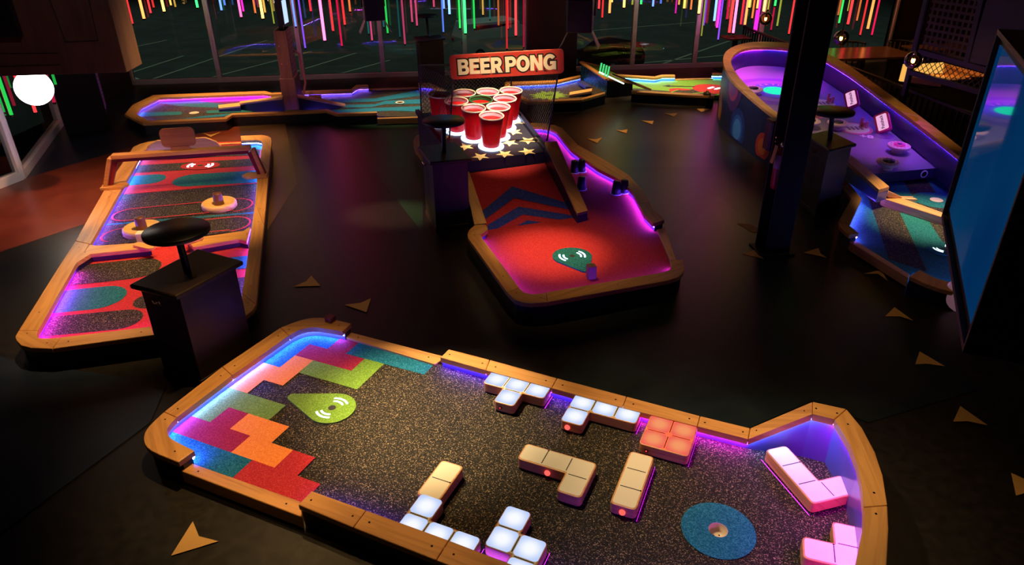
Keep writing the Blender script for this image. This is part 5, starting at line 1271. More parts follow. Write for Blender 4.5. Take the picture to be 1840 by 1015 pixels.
def pf_text(txt, px, size, mat, rot=0):
    c = PF_(*px, .004); o = text_obj(txt, 'lettering', c6, (0, 0, 0), (0, 0, 0), size, mat, .001, offset=.006)
    m_ = pfn.to_track_quat('Z', 'Y').to_matrix(); o.rotation_euler = (m_ @ Matrix.Rotation(rot, 3, 'Z')).to_euler(); o.location = c - Vector(c6.location)
pf_text('+10', r8(385, 366), .2, PW, -.1); pf_text('+8', g2(632, 486), .17, PW, -.35)
for px in (g2(262, 212), g2(535, 420)):
    d_ = decal(px, [(.245, PPK if px[0] > 1500 else PBL), (.20, PW)])
    for k in range(4):
        mb = MB(); mb.box((-.09 + .06 * k, -.0, .006), .035, .11, .006, PV); mb.build('painted_bar', d_, local=True)
    for x_, h_ in ((.12, .13), (.16, .10), (.135, .07)):
        mb = MB(); mb.box((x_, .08 - (x_ - .12) * 2, .006), .03, .03, h_, PPK); mb.build('peg', d_, local=True)
    mb = MB(); mb.disc((-.14, .05, .008), .03, pp('green_dot', (.02, .2, .1)), 12); mb.build('painted_dot', d_, local=True)
d_ = decal((1456, 206), [(.2, PPK), (.15, pp('orange_paint', (.5, .10, .02)))])
PINKB = plain('pink_target_body', (.8, .06, .2), .4)
for px, lab in ((g2(490, 240), ''), (g2(745, 440), '')):
    c = PF_(*px); dirw = (Vector((5.6, c.y - .4, 0)) - Vector((c.x, c.y, 0))).normalized(); an_ = math.atan2(dirw.y, dirw.x)
    ex_ = Vector((.42, .9, 0)).normalized(); n1_ = Vector((ex_.y, -ex_.x, 0)); up_ = (Vector((0, 0, 1)) * .8 - n1_ * -.6 * -1).normalized()
    fn = (Vector((-.78, -.45, .75))).normalized(); fxv = Vector((.5, .86, 0)); fxv = (fxv - fn * fxv.dot(fn)).normalized(); fyv = fn.cross(fxv)
    m_ = Matrix((fxv, fyv, fn)).transposed()
    mb = MB(); mb.prism(rrect(.33, .20, .045), -.05, .0, PINKB); mb.prism(rrect(.27, .14, .02), .0, .004, emit('pink_target_face', (1, .50, .86), .85))
    o = mb.build('lit_target', c6, bevel=.006, local=True); o.location = c + Vector((0, 0, .13)) - Vector(c6.location); o.rotation_euler = m_.to_euler()
    text_obj('Puttshack', 'lettering', o, (0, 0, .0055), (0, 0, 0), .06, plain('dark_pink_ink', (.12, .01, .06), .5), .0008, offset=.001)
mb = MB(); c = f0.lerp(f1, .78); mb.lathe((0, 0, 0), [(.035, 0), (.05, 0), (.05, .006), (.035, .006)], M_WHITE, 20, caps=False); mb.disc((0, 0, .004), .036, M_BLACK, 20); o = mb.build('ball_return_ring', c6, local=True); o.location = c + Vector((.0, -.003, -.065)) - Vector(c6.location); o.rotation_euler = (R(90), 0, R(11))

# ------------------------------------------------------------ scoring stands
STANDW = wood('stand_dark_oak', (.012, .007, .006), (.034, .017, .012), .45, 'Object', (16, 16, 1.8))
def stand(corners, disc_px, label, z=.85, dz=1.2):
    c4_ = [P(*p, z) for p in corners]; c = sum(c4_, Vector()) / 4; c.z = 0
    t = thing('scoring_stand', label, 'stand', (c.x, c.y, 0), 'scoring stands')
    sh = lambda k: [tuple((c + (Vector((p.x, p.y, 0)) - c) * k)[:2]) for p in c4_]
    mb = MB(); mb.prism(sh(.84), .0, z - .04, STANDW); mb.prism(sh(.87), .0, .06, STANDW); mb.build('cabinet', t, bevel=.006)
    mb = MB(); mb.prism(sh(1.0), z - .04, z, STANDW); mb.build('top', t, bevel=.014)
    # vents and a coat hook on the side nearest the camera
    q = sh(.84); ci = max(range(4), key=lambda i: -Vector(q[i]).length); n1, n2 = Vector(q[ci]), Vector(q[(ci + 1) % 4])
    mid = (n1 + n2) / 2; e = (n2 - n1).normalized(); nn = Vector((-e.y, e.x)); nn = nn if nn.dot(mid - Vector(c[:2])) > 0 else -nn
    mb = MB()
    for k in range(10):
        zz = .36 + .032 * k; a_, b_ = mid + e * -.07 + nn * .0015, mid + e * .07 + nn * .0015
        mb.face([(a_.x, a_.y, zz), (b_.x, b_.y, zz), (b_.x, b_.y, zz + .012), (a_.x, a_.y, zz + .012)], M_RUBBER)
    mb.build('vent', t)
    mb = MB(); hk = Vector((*(mid + nn * .005), z - .11))
    for sg_ in (-1, 0, 1):
        tip = hk + Vector((e.x, e.y, 0)) * .035 * sg_ + Vector((nn.x, nn.y, 0)) * .035
        mb.tube([hk, tip + Vector((0, 0, -.02)), tip + Vector((nn.x, nn.y, 0)) * .01 + Vector((0, 0, .012))], .005, M_CHROME, 6)
    mb.build('hook', t)
    d = P(*disc_px, dz); mb = MB(); mb.tube([Vector((c.x, c.y, z)), Vector((d.x, d.y, dz - .03))], .028, M_BLACK, 12); mb.build('pole', t)
    mb = MB(); mb.lathe((d.x, d.y, dz), [(.15, -.045), (.235, -.035), (.24, -.03), (.24, -.006), (.235, 0), (0, 0)], M_BLACK, 40); mb.build('disc_top', t)
    return t
stand([(231, 511), (355, 446), (437, 468), (316, 532)], (316, 412), 'dark wood stand with a round black top, in front of the left hole')
stand([(750, 263), (820, 254), (848, 285), (772, 292)], (797, 215), 'dark wood stand with a round black top beside the beer pong table')
stand([(1448, 242), (1488, 233), (1540, 258), (1490, 270)], (1497, 198), 'dark wood stand with a round black top beside the steel column')
b0 = P(771, 147)
def far_corner(px, py, z): return PY(px, py, b0.y)
stand([(742, 66), (790, 62), (801, 68), (750, 74)], (766, 27), 'dark wood stand with a round black top far back against the windows', .98, 1.32)

# ------------------------------------------------------------ steel column, extinguisher, dispenser
N_, L_, R_2 = P(1374, 460), P(1357, 450), P(1419, 457)
ur = (R_2 - N_).normalized(); ul = Vector((-ur.y, ur.x, 0)); CWd = .27; CD = .25
cp_ = lambda a, b: tuple((N_ + ur * a + ul * b)[:2])
M_STEEL = plain('dark_maroon_steel', (.020, .010, .014), .55)
mb = MB()
mb.prism([cp_(0, 0), cp_(CWd, 0), cp_(CWd, .02), cp_(0, .02)], 0, 4.6, M_STEEL); mb.prism([cp_(0, CD - .02), cp_(CWd, CD - .02), cp_(CWd, CD), cp_(0, CD)], 0, 4.6, M_STEEL); mb.prism([cp_(CWd / 2 - .01, .02), cp_(CWd / 2 + .01, .02), cp_(CWd / 2 + .01, CD - .02), cp_(CWd / 2 - .01, CD - .02)], 0, 4.6, M_STEEL)
mb.prism([cp_(-.05, -.04), cp_(CWd + .05, -.04), cp_(CWd + .05, CD + .04), cp_(-.05, CD + .04)], 0, .02, M_STEEL)
struct(mb, 'column', bevel=.003)
web = N_ + ur * (CWd / 2 - .01) + ul * (CD / 2)
ec = N_ + ur * .055 + ul * (CD * .5); ez = PY(1384, 338, ec.y).z
t = thing('fire_extinguisher', 'red fire extinguisher hanging in the hollow of the dark steel column', 'fire extinguisher', (ec.x, ec.y, ez))
XR = plain('extinguisher_red', (.35, .012, .015), .3)
mb = MB(); mb.lathe((ec.x, ec.y, ez), [(.05, 0), (.058, .01), (.06, .03), (.06, .36), (.05, .40), (.025, .42), (.02, .44)], XR, 24); mb.build('cylinder', t)
mb = MB(); mb.lathe((ec.x, ec.y, ez + .44), [(.022, 0), (.024, .03), (.014, .05), (0, .05)], M_CHROME, 14); mb.tube([Vector((ec.x, ec.y, ez + .49)), Vector((ec.x, ec.y, ez + .5)) - ur * .09], .01, M_CHROME, 8); mb.tube([Vector((ec.x, ec.y, ez + .50)), Vector((ec.x, ec.y, ez + .54)) - ur * .09], .008, M_CHROME, 8); mb.build('valve_handle', t)
mb = MB(); mb.lathe((ec.x, ec.y, ez + .22), [(.0612, 0), (.0612, .14)], plain('silver_label', (.3, .28, .3), .4), 24, caps=False); mb.build('label_band', t)
mb = MB(); mb.tube([Vector((ec.x, ec.y, ez + .47)) + ul * .03, Vector((ec.x, ec.y, ez + .42)) + ul * .075 - ur * .03, Vector((ec.x, ec.y, ez + .1)) + ul * .075], .011, M_RUBBER, 8); mb.build('hose', t)
mb = MB(); tg = Vector((ec.x, ec.y, ez + .46)) - ur * .075 - ul * .02
mb.add([tg + v for v in (ul * -.025 + Vector((0, 0, -.18)) - ur * .03, ul * .035 + Vector((0, 0, -.18)) - ur * .03, ul * .035, ul * -.025)] + [tg + v + ur * .002 for v in (ul * -.025 + Vector((0, 0, -.18)) - ur * .03, ul * .035 + Vector((0, 0, -.18)) - ur * .03, ul * .035, ul * -.025)], [[0, 1, 2, 3], [7, 6, 5, 4], [0, 4, 5, 1], [1, 5, 6, 2], [2, 6, 7, 3], [3, 7, 4, 0]], plain('kraft_tag', (.55, .33, .1), .7)); mb.build('tag', t)
sp2 = web - ur * .003; zz = PY(1407, 224, web.y).z
mb = MB(); mb.add([sp2 + ul * a + Vector((0, 0, zz + b)) - ur * c for c in (0, .008) for a, b in ((-.035, -.06), (.035, -.06), (.035, .06), (-.035, .06))], [[0, 1, 2, 3], [7, 6, 5, 4], [0, 4, 5, 1], [1, 5, 6, 2], [2, 6, 7, 3], [3, 7, 4, 0]], plain('grey_plate', (.25, .2, .24), .4))
tag(mb.build('switch_plate'), 'small grey switch plate on the web of the steel column', 'switch plate')
dc = N_ + ul * (CD + .09) + ur * .04; dz0 = PY(1372, 268, dc.y).z; dz1 = PY(1376, 216, dc.y).z
t = thing('dispenser', 'black wall dispenser on the left flank of the steel column', 'dispenser', (dc.x, dc.y, dz0))
mb = MB(); an_ = math.atan2(ur.y, ur.x); pl_ = [(dc.x + a * math.cos(an_) - b * math.sin(an_), dc.y + a * math.sin(an_) + b * math.cos(an_)) for a, b in rrect(.13, .15, .03)]; mb.prism(pl_, dz0, dz1, plain('dispenser_black', (.012, .012, .03), .25)); mb.build('body', t, bevel=.01)
mb = MB(); mb.box((dc.x, dc.y, dz1 - .002), .11, .12, .012, plain('dispenser_lid', (.25, .12, .10), .4), an_); mb.build('lid', t)

# ------------------------------------------------------------ television hung at the right
A0, B0 = P(1700, 390, 2.0), P(1742, 636, 2.0); C0 = P(1816, 656, 2.0)
tvx = (B0 - A0); tvl = tvx.length; tvx.normalize(); tvn = Vector((-tvx.y, tvx.x, 0)); tvn = tvn if tvn.x > 0 else -tvn
ZT = 2.83
t = thing('television', 'large television on a dark wood housing hung at the right, showing plain blue', 'television', (A0.x, A0.y, 2.0))
def vslab(mb, o, u, n, u0, u1, z0, z1, d0, d1, mat):
    V = [o + u * a + n * d + Vector((0, 0, z - o.z)) for d in (d0, d1) for a, z in ((u0, z0), (u1, z0), (u1, z1), (u0, z1))]
    mb.add(V, [[0, 1, 2, 3], [7, 6, 5, 4], [0, 4, 5, 1], [1, 5, 6, 2], [2, 6, 7, 3], [3, 7, 4, 0]], mat, (u.x, u.y))
mb = MB(); vslab(mb, A0, tvx, tvn, 0, tvl, 2.0, ZT, .03, .16, M_CABWOOD); mb.build('housing', t, bevel=.004)
mb = MB(); EDGE = wood('striped_edge_wood', (.05, .03, .02), (.42, .25, .12), .5, 'UV', (2, 60, 60))
for a, b, z0, z1 in ((0, .02, 2.0, ZT), (tvl - .02, tvl, 2.0, ZT), (.02, tvl - .02, 2.0, 2.02), (0, tvl, ZT - .01, ZT + .01)): vslab(mb, A0, tvx, tvn, a, b, z0, z1, -.02, .14 if z0 > 2.5 else .03, EDGE if z0 > 2.5 else M_CABWOOD)
mb.build('edge_trim', t)
mb = MB(); vslab(mb, A0, tvx, tvn, .02, tvl - .02, 2.02, ZT - .01, .0, .03, M_BLACK); mb.build('bezel', t)
def screen_mat():
    m = bpy.data.materials.new('blue_screen'); nt, b = nodes(m); b.inputs['Base Color'].default_value = (.004, .006, .01, 1); b.inputs['Roughness'].default_value = .03; b.inputs['Specular IOR Level'].default_value = .9
    tc = nt.nodes.new('ShaderNodeTexCoord'); n = nt.nodes.new('ShaderNodeTexNoise'); n.inputs['Scale'].default_value = 1.1
    r = nt.nodes.new('ShaderNodeValToRGB'); r.color_ramp.elements[0].color = (.0, .03, .17, 1); r.color_ramp.elements[1].color = (.002, .10, .28, 1); r.color_ramp.elements[0].position = .3; r.color_ramp.elements[1].position = .7
    nt.links.new(tc.outputs['Object'], n.inputs['Vector']); nt.links.new(n.outputs['Fac'], r.inputs[0]); nt.links.new(r.outputs[0], b.inputs['Emission Color']); b.inputs['Emission Strength'].default_value = .42
    return m
mb = MB(); vslab(mb, A0, tvx, tvn, .05, tvl - .05, 2.055, ZT - .045, -.003, .002, screen_mat()); mb.build('screen', t)
mb = MB(); mc_ = A0 + tvx * tvl / 2 + tvn * .10; mb.tube([Vector((mc_.x, mc_.y, ZT)), Vector((mc_.x, mc_.y, 4.6))], .035, M_BLACK, 10); mb.build('ceiling_pole', t)

# ------------------------------------------------------------ dark cabinet hung at the upper left
c0, c1_ = P(0, 137, 2.0), P(228, 130, 2.0); cu_ = (c1_ - c0).normalized(); cn = Vector((-cu_.y, cu_.x, 0))
t = thing('hanging_cabinet', 'wide dark wood cabinet hanging in the upper left corner with a black screen set in', 'cabinet', (c0.x, c0.y, 2.0)); LL = (c1_ - c0).length
mb = MB(); vslab(mb, c0, cu_, cn, -.9, LL, 2.0, 4.55, 0, .40, M_CABWOOD); mb.build('body', t, bevel=.004)
def cab(px): q = PP(*px, c0, cn); return (q - c0).dot(cu_), q.z
mb = MB()
for pa, pb in (((90, 0), (118, 75)), ((118, 75), (176, 73)), ((176, 73), (160, 0)), ((0, 96), (104, 95)), ((0, 119), (108, 116))):
    (a0, z0), (a1, z1) = cab(pa), cab(pb)
    A_, B_ = c0 + cu_ * a0 + Vector((0, 0, z0 - 2.0)) - cn * .002, c0 + cu_ * a1 + Vector((0, 0, z1 - 2.0)) - cn * .002; mb.tube([A_, B_], .004, M_RUBBER, 6)
mb.build('panel_joint', t)
a0, z0 = cab((43, 65))
mb = MB(); vslab(mb, c0, cu_, cn, a0 - 1.1, a0, z0, 3.9, -.06, .0, M_BLACK); mb.build('screen', t, bevel=.004)
# pillar below it
k0, k1 = P(122, 243), P(199, 234)
ku = (k1 - k0).normalized(); kn = Vector((-ku.y, ku.x, 0)); kl = (k1 - k0).length
t = thing('kiosk_pillar', 'black wooden kiosk pillar with a slotted violet-lit side, near the left window corner', 'pillar', (k0.x, k0.y, 0))
mb = MB(); vslab(mb, k0, ku, kn, 0, kl, 0, 2.3, 0, .42, plain('black_stained_panel', (.007, .005, .006), .7, spec=.15)); mb.build('body', t, bevel=.006)
mb = MB(); vslab(mb, k1 + ku * .0, kn, -ku, .06, .38, .35, 2.2, -.012, -.001, plain('violet_lit_side_panel', (.3, .12, .36), .4))  # violet light on this side is put into the panel colour
for k in range(26): vslab(mb, k1, kn, -ku, .16, .24, .5 + .06 * k, .52 + .06 * k, -.0145, -.011, M_RUBBER)
mb.build('slotted_panel', t)

# ------------------------------------------------------------ globe lamps and pendants
def globe(px, y, r, label, mat, lit, metal=True):
    c = PY(*px, y); t = thing('globe_lamp', label, 'lamp', tuple(c), 'globe lamps')
    mb = MB(); mb.lathe(tuple(c), [(r * math.sin(math.pi * k / 20), -r * math.cos(math.pi * k / 20)) for k in range(21)], mat, 36); mb.build('globe', t)
    mb = MB(); mb.lathe((c.x, c.y, c.z + r * .93), [(r * .36, 0), (r * .36, .03), (.02, .05), (0, .05)], M_BLACK, 16); mb.build('cap', t)
    mb = MB(); mb.tube([Vector((c.x, c.y, c.z + r)), Vector((c.x, c.y, 4.6))], .006, M_BLACK, 6); mb.build('cord', t)
    if lit:
        l = bpy.data.lights.new('globe_light', 'POINT'); l.energy = lit; l.color = (1, .86, .74); l.shadow_soft_size = r * 1.02; lo = bpy.data.objects.new('globe_light', l); COL.objects.link(lo); lo.location = c; lo.parent = t; lo.location = (0, 0, -r * 1.9)
    return t
globe((61, 158), 8.6, .205, 'lit white globe lamp hanging under the dark cabinet at the left', emit('opal_glow', (1, .93, .84), 6), 14)
globe((1731, 531), 5.6, .165, 'unlit pinkish glass globe lamp half hidden by the television', plain('unlit_opal_glass', (.40, .24, .30), .06, spec=.8, em=(1, .48, .62), es=.10), 0)  # faint glow put in for the light falling on the unlit globe
AMBG = glass('amber_glass', (1, .74, .38), 1.2)
def pendant(px, y, r, label):
    c = PY(*px, y); t = thing('pendant_lamp', label, 'lamp', tuple(c), 'amber glass pendant lamps')
    mb = MB(); mb.lathe(tuple(c), [(max(r * math.sin(math.pi * k / 16), 0), -r * math.cos(math.pi * k / 16)) for k in range(17)], AMBG, 28); mb.build('glass_globe', t)
    mb = MB(); mb.lathe((c.x, c.y, c.z - r * .38), [(.0, 0), (.018, .01), (.024, .04), (.018, .075), (0, .08)], emit('filament', (1, .60, .16), 22), 12); mb.build('filament_bulb', t)
    mb = MB(); mb.lathe((c.x, c.y, c.z + r * .3), [(.0, -.02), (.02, -.02), (.022, r * .55), (.012, r * .8)], M_BLACK, 12); mb.build('socket', t)
    mb = MB(); mb.tube([Vector((c.x, c.y, c.z + r)), Vector((c.x, c.y, 4.6))], .006, M_BLACK, 6); mb.build('cord', t)
pendant((1376, 33), 14.6, .125, 'small amber glass pendant over the railing, nearest the windows')
pendant((1511.5, 68), 12.2, .12, 'small amber glass pendant just right of the steel column')
pendant((1641, 108), 9.6, .11, 'small amber glass pendant in front of the dark mesh screen')
# spotlight heads with barn doors
def head(px, y, label, tilt, s=1.0):
    c = PY(*px, y); t = thing('spotlight_head', label, 'spotlight', tuple(c), 'black spotlight heads')
    mb = MB(); mb.box((c.x, c.y, c.z - .16 * s), .34 * s, .32 * s, .42 * s, M_BLACK, tilt); mb.build('housing', t, bevel=.02)
    CRM = plain('cream_barn_door', (.6, .45, .28), .5)
    ca, sa = math.cos(tilt), math.sin(tilt)
    wv = lambda a, b, z: Vector((c.x + a * ca - b * sa, c.y + a * sa + b * ca, c.z + z))
    for sg_ in (-1, 1):
        pts_ = [wv(sg_ * .17 * s, -.10 * s, -.16 * s), wv(sg_ * .17 * s, .10 * s, -.16 * s), wv(sg_ * .27 * s, .14 * s, -.36 * s), wv(sg_ * .27 * s, -.14 * s, -.36 * s)]
        mb = MB(); V = pts_ + [p + Vector((-sg_ * .008, 0, -.006)) for p in pts_]; mb.add(V, [[0, 1, 2, 3], [7, 6, 5, 4], [0, 4, 5, 1], [1, 5, 6, 2], [2, 6, 7, 3], [3, 7, 4, 0]], CRM); mb.build('barn_door', t)
    mb = MB(); mb.tube([wv(0, 0, .26 * s), Vector((c.x, c.y, 4.6))], .02, M_BLACK, 8); mb.tube([wv(-.19 * s, 0, .05), wv(-.19 * s, 0, .32 * s), wv(.19 * s, 0, .32 * s), wv(.19 * s, 0, .05)], .015, M_BLACK, 8); mb.build('yoke', t)
head((671, 18), 11.5, 'black spotlight head with cream barn doors hanging before the left windows', .3, .9)
head((1043, 34), 11.0, 'black spotlight head with cream barn doors in front of the maroon pillar', -.2, 1.1)

# ------------------------------------------------------------ hanging light tubes
TUBES = [(239, 45, 'r', 1, 1), (259.6, 36, 'o', 3, 1.4), (271.7, 26, 'r', 1.4, 1), (277, 16, 'r', .7, 1), (295.8, 23, 'y', 3, 1.3), (308, 12, 'y', 1.2, 1), (316, 15, 'y', .5, .9), (355.6, 16, 'g', 3, 1.2), (398.7, 21, 'b', 2, 1.1), (404.6, 12, 'b', .9, 1), (434, 33, 'p', 2.4, 1.2), (438, 23, 'm', 1.2, 1), (459.5, 26, 'o', .8, 1), (473, 35.5, 'y', 3.4, 1.4), (477, 25, 'y', .8, 1), (493, 45, 'l', .6, .7),
    (532, 50, 'b', 1.4, 1), (549, 88.7, 'v', .8, .9), (559, 22.5, 'r', 1, 1.1), (584, 75, 'p', 4, 1.5), (599.4, 58, 'r', 1.1, 1), (614.8, 85, 'c', .7, 1), (620, 47, 'r', 1, 1.1), (629.5, 23, 'o', .8, 1), (663, 63, 't', .25, .8), (669, 75, 'p', .5, 1), (697, 62, 'g', .6, 1), (690, 51, 't', .25, .8), (728, 81.6, 'p', .35, 1), (719, 68.6, 't', .15, .8), (741, 42, 'p', .5, 1), (749.6, 48.5, 'p', .5, 1), (780, 15, 'p', .5, 1), (797, 60, 'b', .7, .9), (798, 18, 'b', 1.8, 1), (808, 28, 'b', 3, 1.2),
    (826.7, 53, 'g', .9, 1), (836.6, 62, 'g', 3, 1.4), (852.7, 53.6, 'g', .7, 1), (868, 29, 'y', .5, 1), (880.5, 37, 't', .2, .8), (896, 48, 'o', .4, 1), (911, 89.7, 'r', .5, 1), (912.6, 54, 'r', .8, .9), (927, 66, 'r', 2.2, 1.3), (941, 87, 'c', .4, .8),
    (1062, 15, 'r', .6, .9), (1076, 18, 'r', 1.6, 1.1), (1082, 34, 'r', .8, 1), (1095, 26, 'o', 2.4, 1.3), (1099.6, 6.5, 'y', 1.4, 1), (1121, 15.7, 'y', 3, 1.3), (1128, 2, 'g', 1, 1), (1136, 11, 'l', .6, 1), (1151.7, 10, 'g', 2, 1.1), (1173, 14, 'b', 2, 1.1), (1187, 9, 'b', .7, 1), (1213.5, 26.5, 'm', .6, .9), (1219.6, 11, 'y', .7, 1), (1229, 17.4, 'y', 1.6, 1.3), (1241, 19.6, 'o', .9, 1), (1255.4, 26.5, 'y', 3.4, 1.4), (1260, 67, 'l', .5, .8), (1264, 48, 'v', .7, .9),
    (1283, 40, 'b', 3, 1.3), (1288, 52, 'm', 2.6, 1.3), (1290, 73.5, 'v', .9, .9), (1305.5, 37, 'c', .8, 1), (1308.7, 15, 'm', 1, 1), (1310, 61, 'r', 2, 1.5), (1317, 61.5, 'p', 4, 1.4), (1330.5, 46, 'r', .9, 1.1), (1338, 46.7, 'o', 2.4, 1.3), (1345.7, 16, 'y', 1.6, 1.2), (1351, 35, 'o', 1, 1), (1356, 61, 'm', 1.4, 2.2), (1360, 17.5, 'y', 1.3, 1.1), (1372, 23, 'y', 3.4, 1.4), (1379, 19.6, 'l', 1, 1), (1385, 56, 'c', .6, .9), (1392, 13, 'g', 1.8, 1.1), (1396, 49, 'l', .6, 1), (1417, 63, 'r', 1.2, 1),
    (1492, 51.6, 'g', 2.6, 1.3), (1507, 43.7, 'g', 1.1, 1), (1505.5, 29.6, 'o', .5, 1), (1522, 22, 'l', .8, .9), (1523, 45.7, 'r', 1.7, 1.4), (1539, 39.4, 'o', .6, 1), (1545, 65, 'r', .8, 1), (1558.6, 54, 'o', 2, 1.4), (1566, 65, 'c', 1, 1)]
TCOL = {'r': ((1, .035, .04), 'red'), 'o': ((1, .22, .05), 'orange'), 'y': ((1, .55, .10), 'yellow'), 'l': ((.45, .50, .06), 'olive yellow'), 'g': ((.03, .9, .12), 'green'), 't': ((.04, .35, .35), 'dim teal'), 'b': ((.12, .25, 1), 'blue'), 'v': ((.28, .08, 1), 'violet'), 'm': ((1, .02, .55), 'magenta'), 'p': ((1, .10, .28), 'pink'), 'c': ((.75, .01, .07), 'crimson')}
def tube_light(p, col, s, wd, label):
    r = .019 * wd; t = thing('light_tube', label, 'light tube', tuple(p), 'hanging coloured light tubes')
    m = emit('tube_%s_%d' % (TCOL[col][1].replace(' ', '_'), int(s * 10)), TCOL[col][0], max(.16, s * 1.25))
    mb = MB(); mb.tube([p + Vector((0, 0, .03)), Vector((p.x, p.y, 4.5))], r, m, 10); mb.build('glow_tube', t)
    mb = MB(); mb.tube([p, p + Vector((0, 0, .03))], r * 1.12, M_BLACK, 10); mb.build('end_cap', t)
    mb = MB(); mb.tube([Vector((p.x, p.y, 4.5)), Vector((p.x, p.y, 4.6))], .01, M_BLACK, 6); mb.build('hanger', t)
rt = random.Random(3); cnt = {}
ORDN = ['first', 'second', 'third', 'fourth', 'fifth', 'sixth', 'seventh', 'eighth', 'ninth', 'tenth', 'eleventh', 'twelfth', 'thirteenth', 'fourteenth', 'fifteenth', 'sixteenth', 'seventeenth', 'eighteenth', 'nineteenth', 'twentieth']
for x, y, c, s, w in sorted(TUBES):
    o = WL + wn * -rt.uniform(.35, .8); p = PP(x, y, o, wn)
    cnt[c] = cnt.get(c, 0) + 1
    side_ = 'from the left'
    tube_light(p, c, s, w, '%s hanging light tube before the long window wall, %s such tube from the left' % (TCOL[c][1], ORDN[cnt[c] - 1]))
LT_ = [(8, 205, 'g', .35, 1.1, 'lower left, dim green'), (22, 210, 'g', .6, 1.2, ''), (65, 205, 'r', 1.6, 1.2, ''), (98.6, 187, 'c', .5, 1.2, ''), (101, 155, 'g', .35, 1.1, ''), (31, 147, 'r', 1.0, 1.2, '')]
ll_ = ['dim green light tube at the far left edge, before the side glazing', 'brighter green light tube beside the dim one at the left edge', 'red light tube hanging just below the lit white globe lamp', 'dim crimson light tube right of the lit white globe lamp', 'short dim green tube end between globe lamp and kiosk pillar', 'short red tube end left of the lit white globe lamp']
for (x, y, c, s, w, _), lb_ in zip(LT_, ll_):
    a_, b_ = lwn[1], lwn[3]; e = (b_ - a_).normalized(); n_ = Vector((e.y, -e.x, 0))
    p = PP(x, y, a_ + n_ * .45, n_); tube_light(p, c, s, w, lb_)

# ------------------------------------------------------------ seating area behind the pinball hole
ra_, rb2 = P(1337, 50, .83), P(1735, 203, .80)
print('railing', ra_, rb2)
t = thing('railing', 'black metal railing with upright balusters behind the pinball hole', 'railing', (ra_.x, ra_.y, 0))
d = (rb2 - ra_); Lr = d.length; d.normalize(); M_IRON = plain('black_iron', (.012, .010, .011), .5)
mb = MB(); bar3(mb, ra_, ra_ + d * (Lr + 1.2), .06, .04, M_IRON); mb.build('top_rail', t); mb = MB(); bar3(mb, ra_ - Vector((0, 0, .75)), ra_ + d * (Lr + 1.2) - Vector((0, 0, .75)), .04, .03, M_IRON); mb.build('bottom_rail', t)
nb = int((Lr + 1.2) / .13)
for k in range(nb + 1):
    p = ra_ + d * (k * .13); mb = MB(); mb.box((p.x, p.y, 0.0), .03, .015, .82, M_IRON, math.atan2(d.y, d.x) + math.pi / 2); mb.build('baluster', t)
TAB = wood('reddish_table_top', (.10, .035, .015), (.2, .08, .035), .22, 'Object', (3, 14, 3))
def table(c_px, z, w, l, rot, label):
    c = P(*c_px, z); t = thing('dining_table', label, 'table', (c.x, c.y, 0), 'tables in the seating area')
    mb = MB(); mb.box((c.x, c.y, z - .04), w, l, .04, TAB, rot); mb.build('table_top', t, bevel=.006)
    mb = MB(); mb.box((c.x, c.y, .03), .09, .09, z - .07, M_IRON, rot); mb.box((c.x, c.y, 0), .6, .6, .03, M_IRON, rot); mb.build('pedestal', t)
    return c
t1 = table((1552, 94), .75, 1.7, 1.1, .12, 'reddish wood table right of the steel column with red reflections')
t2 = table((1690, 84), .75, 1.3, .6, .12, 'dark wood table far back behind the mesh screen')
t3 = table((1322, 66), .75, .55, .5, .1, 'small dark table by the window, left of the railing corner')
M_BRASS = plain('brass_slat', (.35, .20, .07), .4, .6)
def chair(px, z, rot, label):
    c = P(*px, z); t = thing('barrel_chair', label, 'chair', (c.x, c.y, 0), 'slatted chairs in the seating area'); r = .235
    ca = lambda a: Vector((c.x + r * math.cos(a + rot), c.y + r * math.sin(a + rot), 0))
    mb = MB(); mb.lathe((c.x, c.y, .46), [(0, 0), (.21, 0), (.225, .02), (.22, .07), (0, .08)], plain('dark_leather', (.02, .014, .012), .5), 24); mb.build('seat', t)
    for k in range(9):
        a = R(-100 + 200 * k / 8); p = ca(a); mb = MB(); mb.tube([p + Vector((0, 0, .48)), p + Vector((0, 0, z))], .014, M_BRASS, 6); mb.build('slat', t)
    mb = MB(); mb.tube([ca(R(-105 + 210 * k / 16)) + Vector((0, 0, z)) for k in range(17)], .022, M_IRON, 8); mb.build('back_rail', t)
    for k in range(4):
        a = R(45 + 90 * k); p = Vector((c.x + .17 * math.cos(a), c.y + .17 * math.sin(a), 0)); mb = MB(); mb.tube([p, p + Vector((0, 0, .47))], .016, M_IRON, 6); mb.build('leg', t)
chair((1533, 78), .78, 1.6, 'dark slatted chair behind the reddish table, nearest the windows')
chair((1620, 76), .78, 1.6, 'slatted chair with lit brass bars left of the mesh screen')
chair((1663, 74), .78, 1.6, 'slatted chair seen through the left part of the mesh screen')
chair((1730, 72), .78, 1.6, 'slatted chair seen through the right part of the mesh screen')
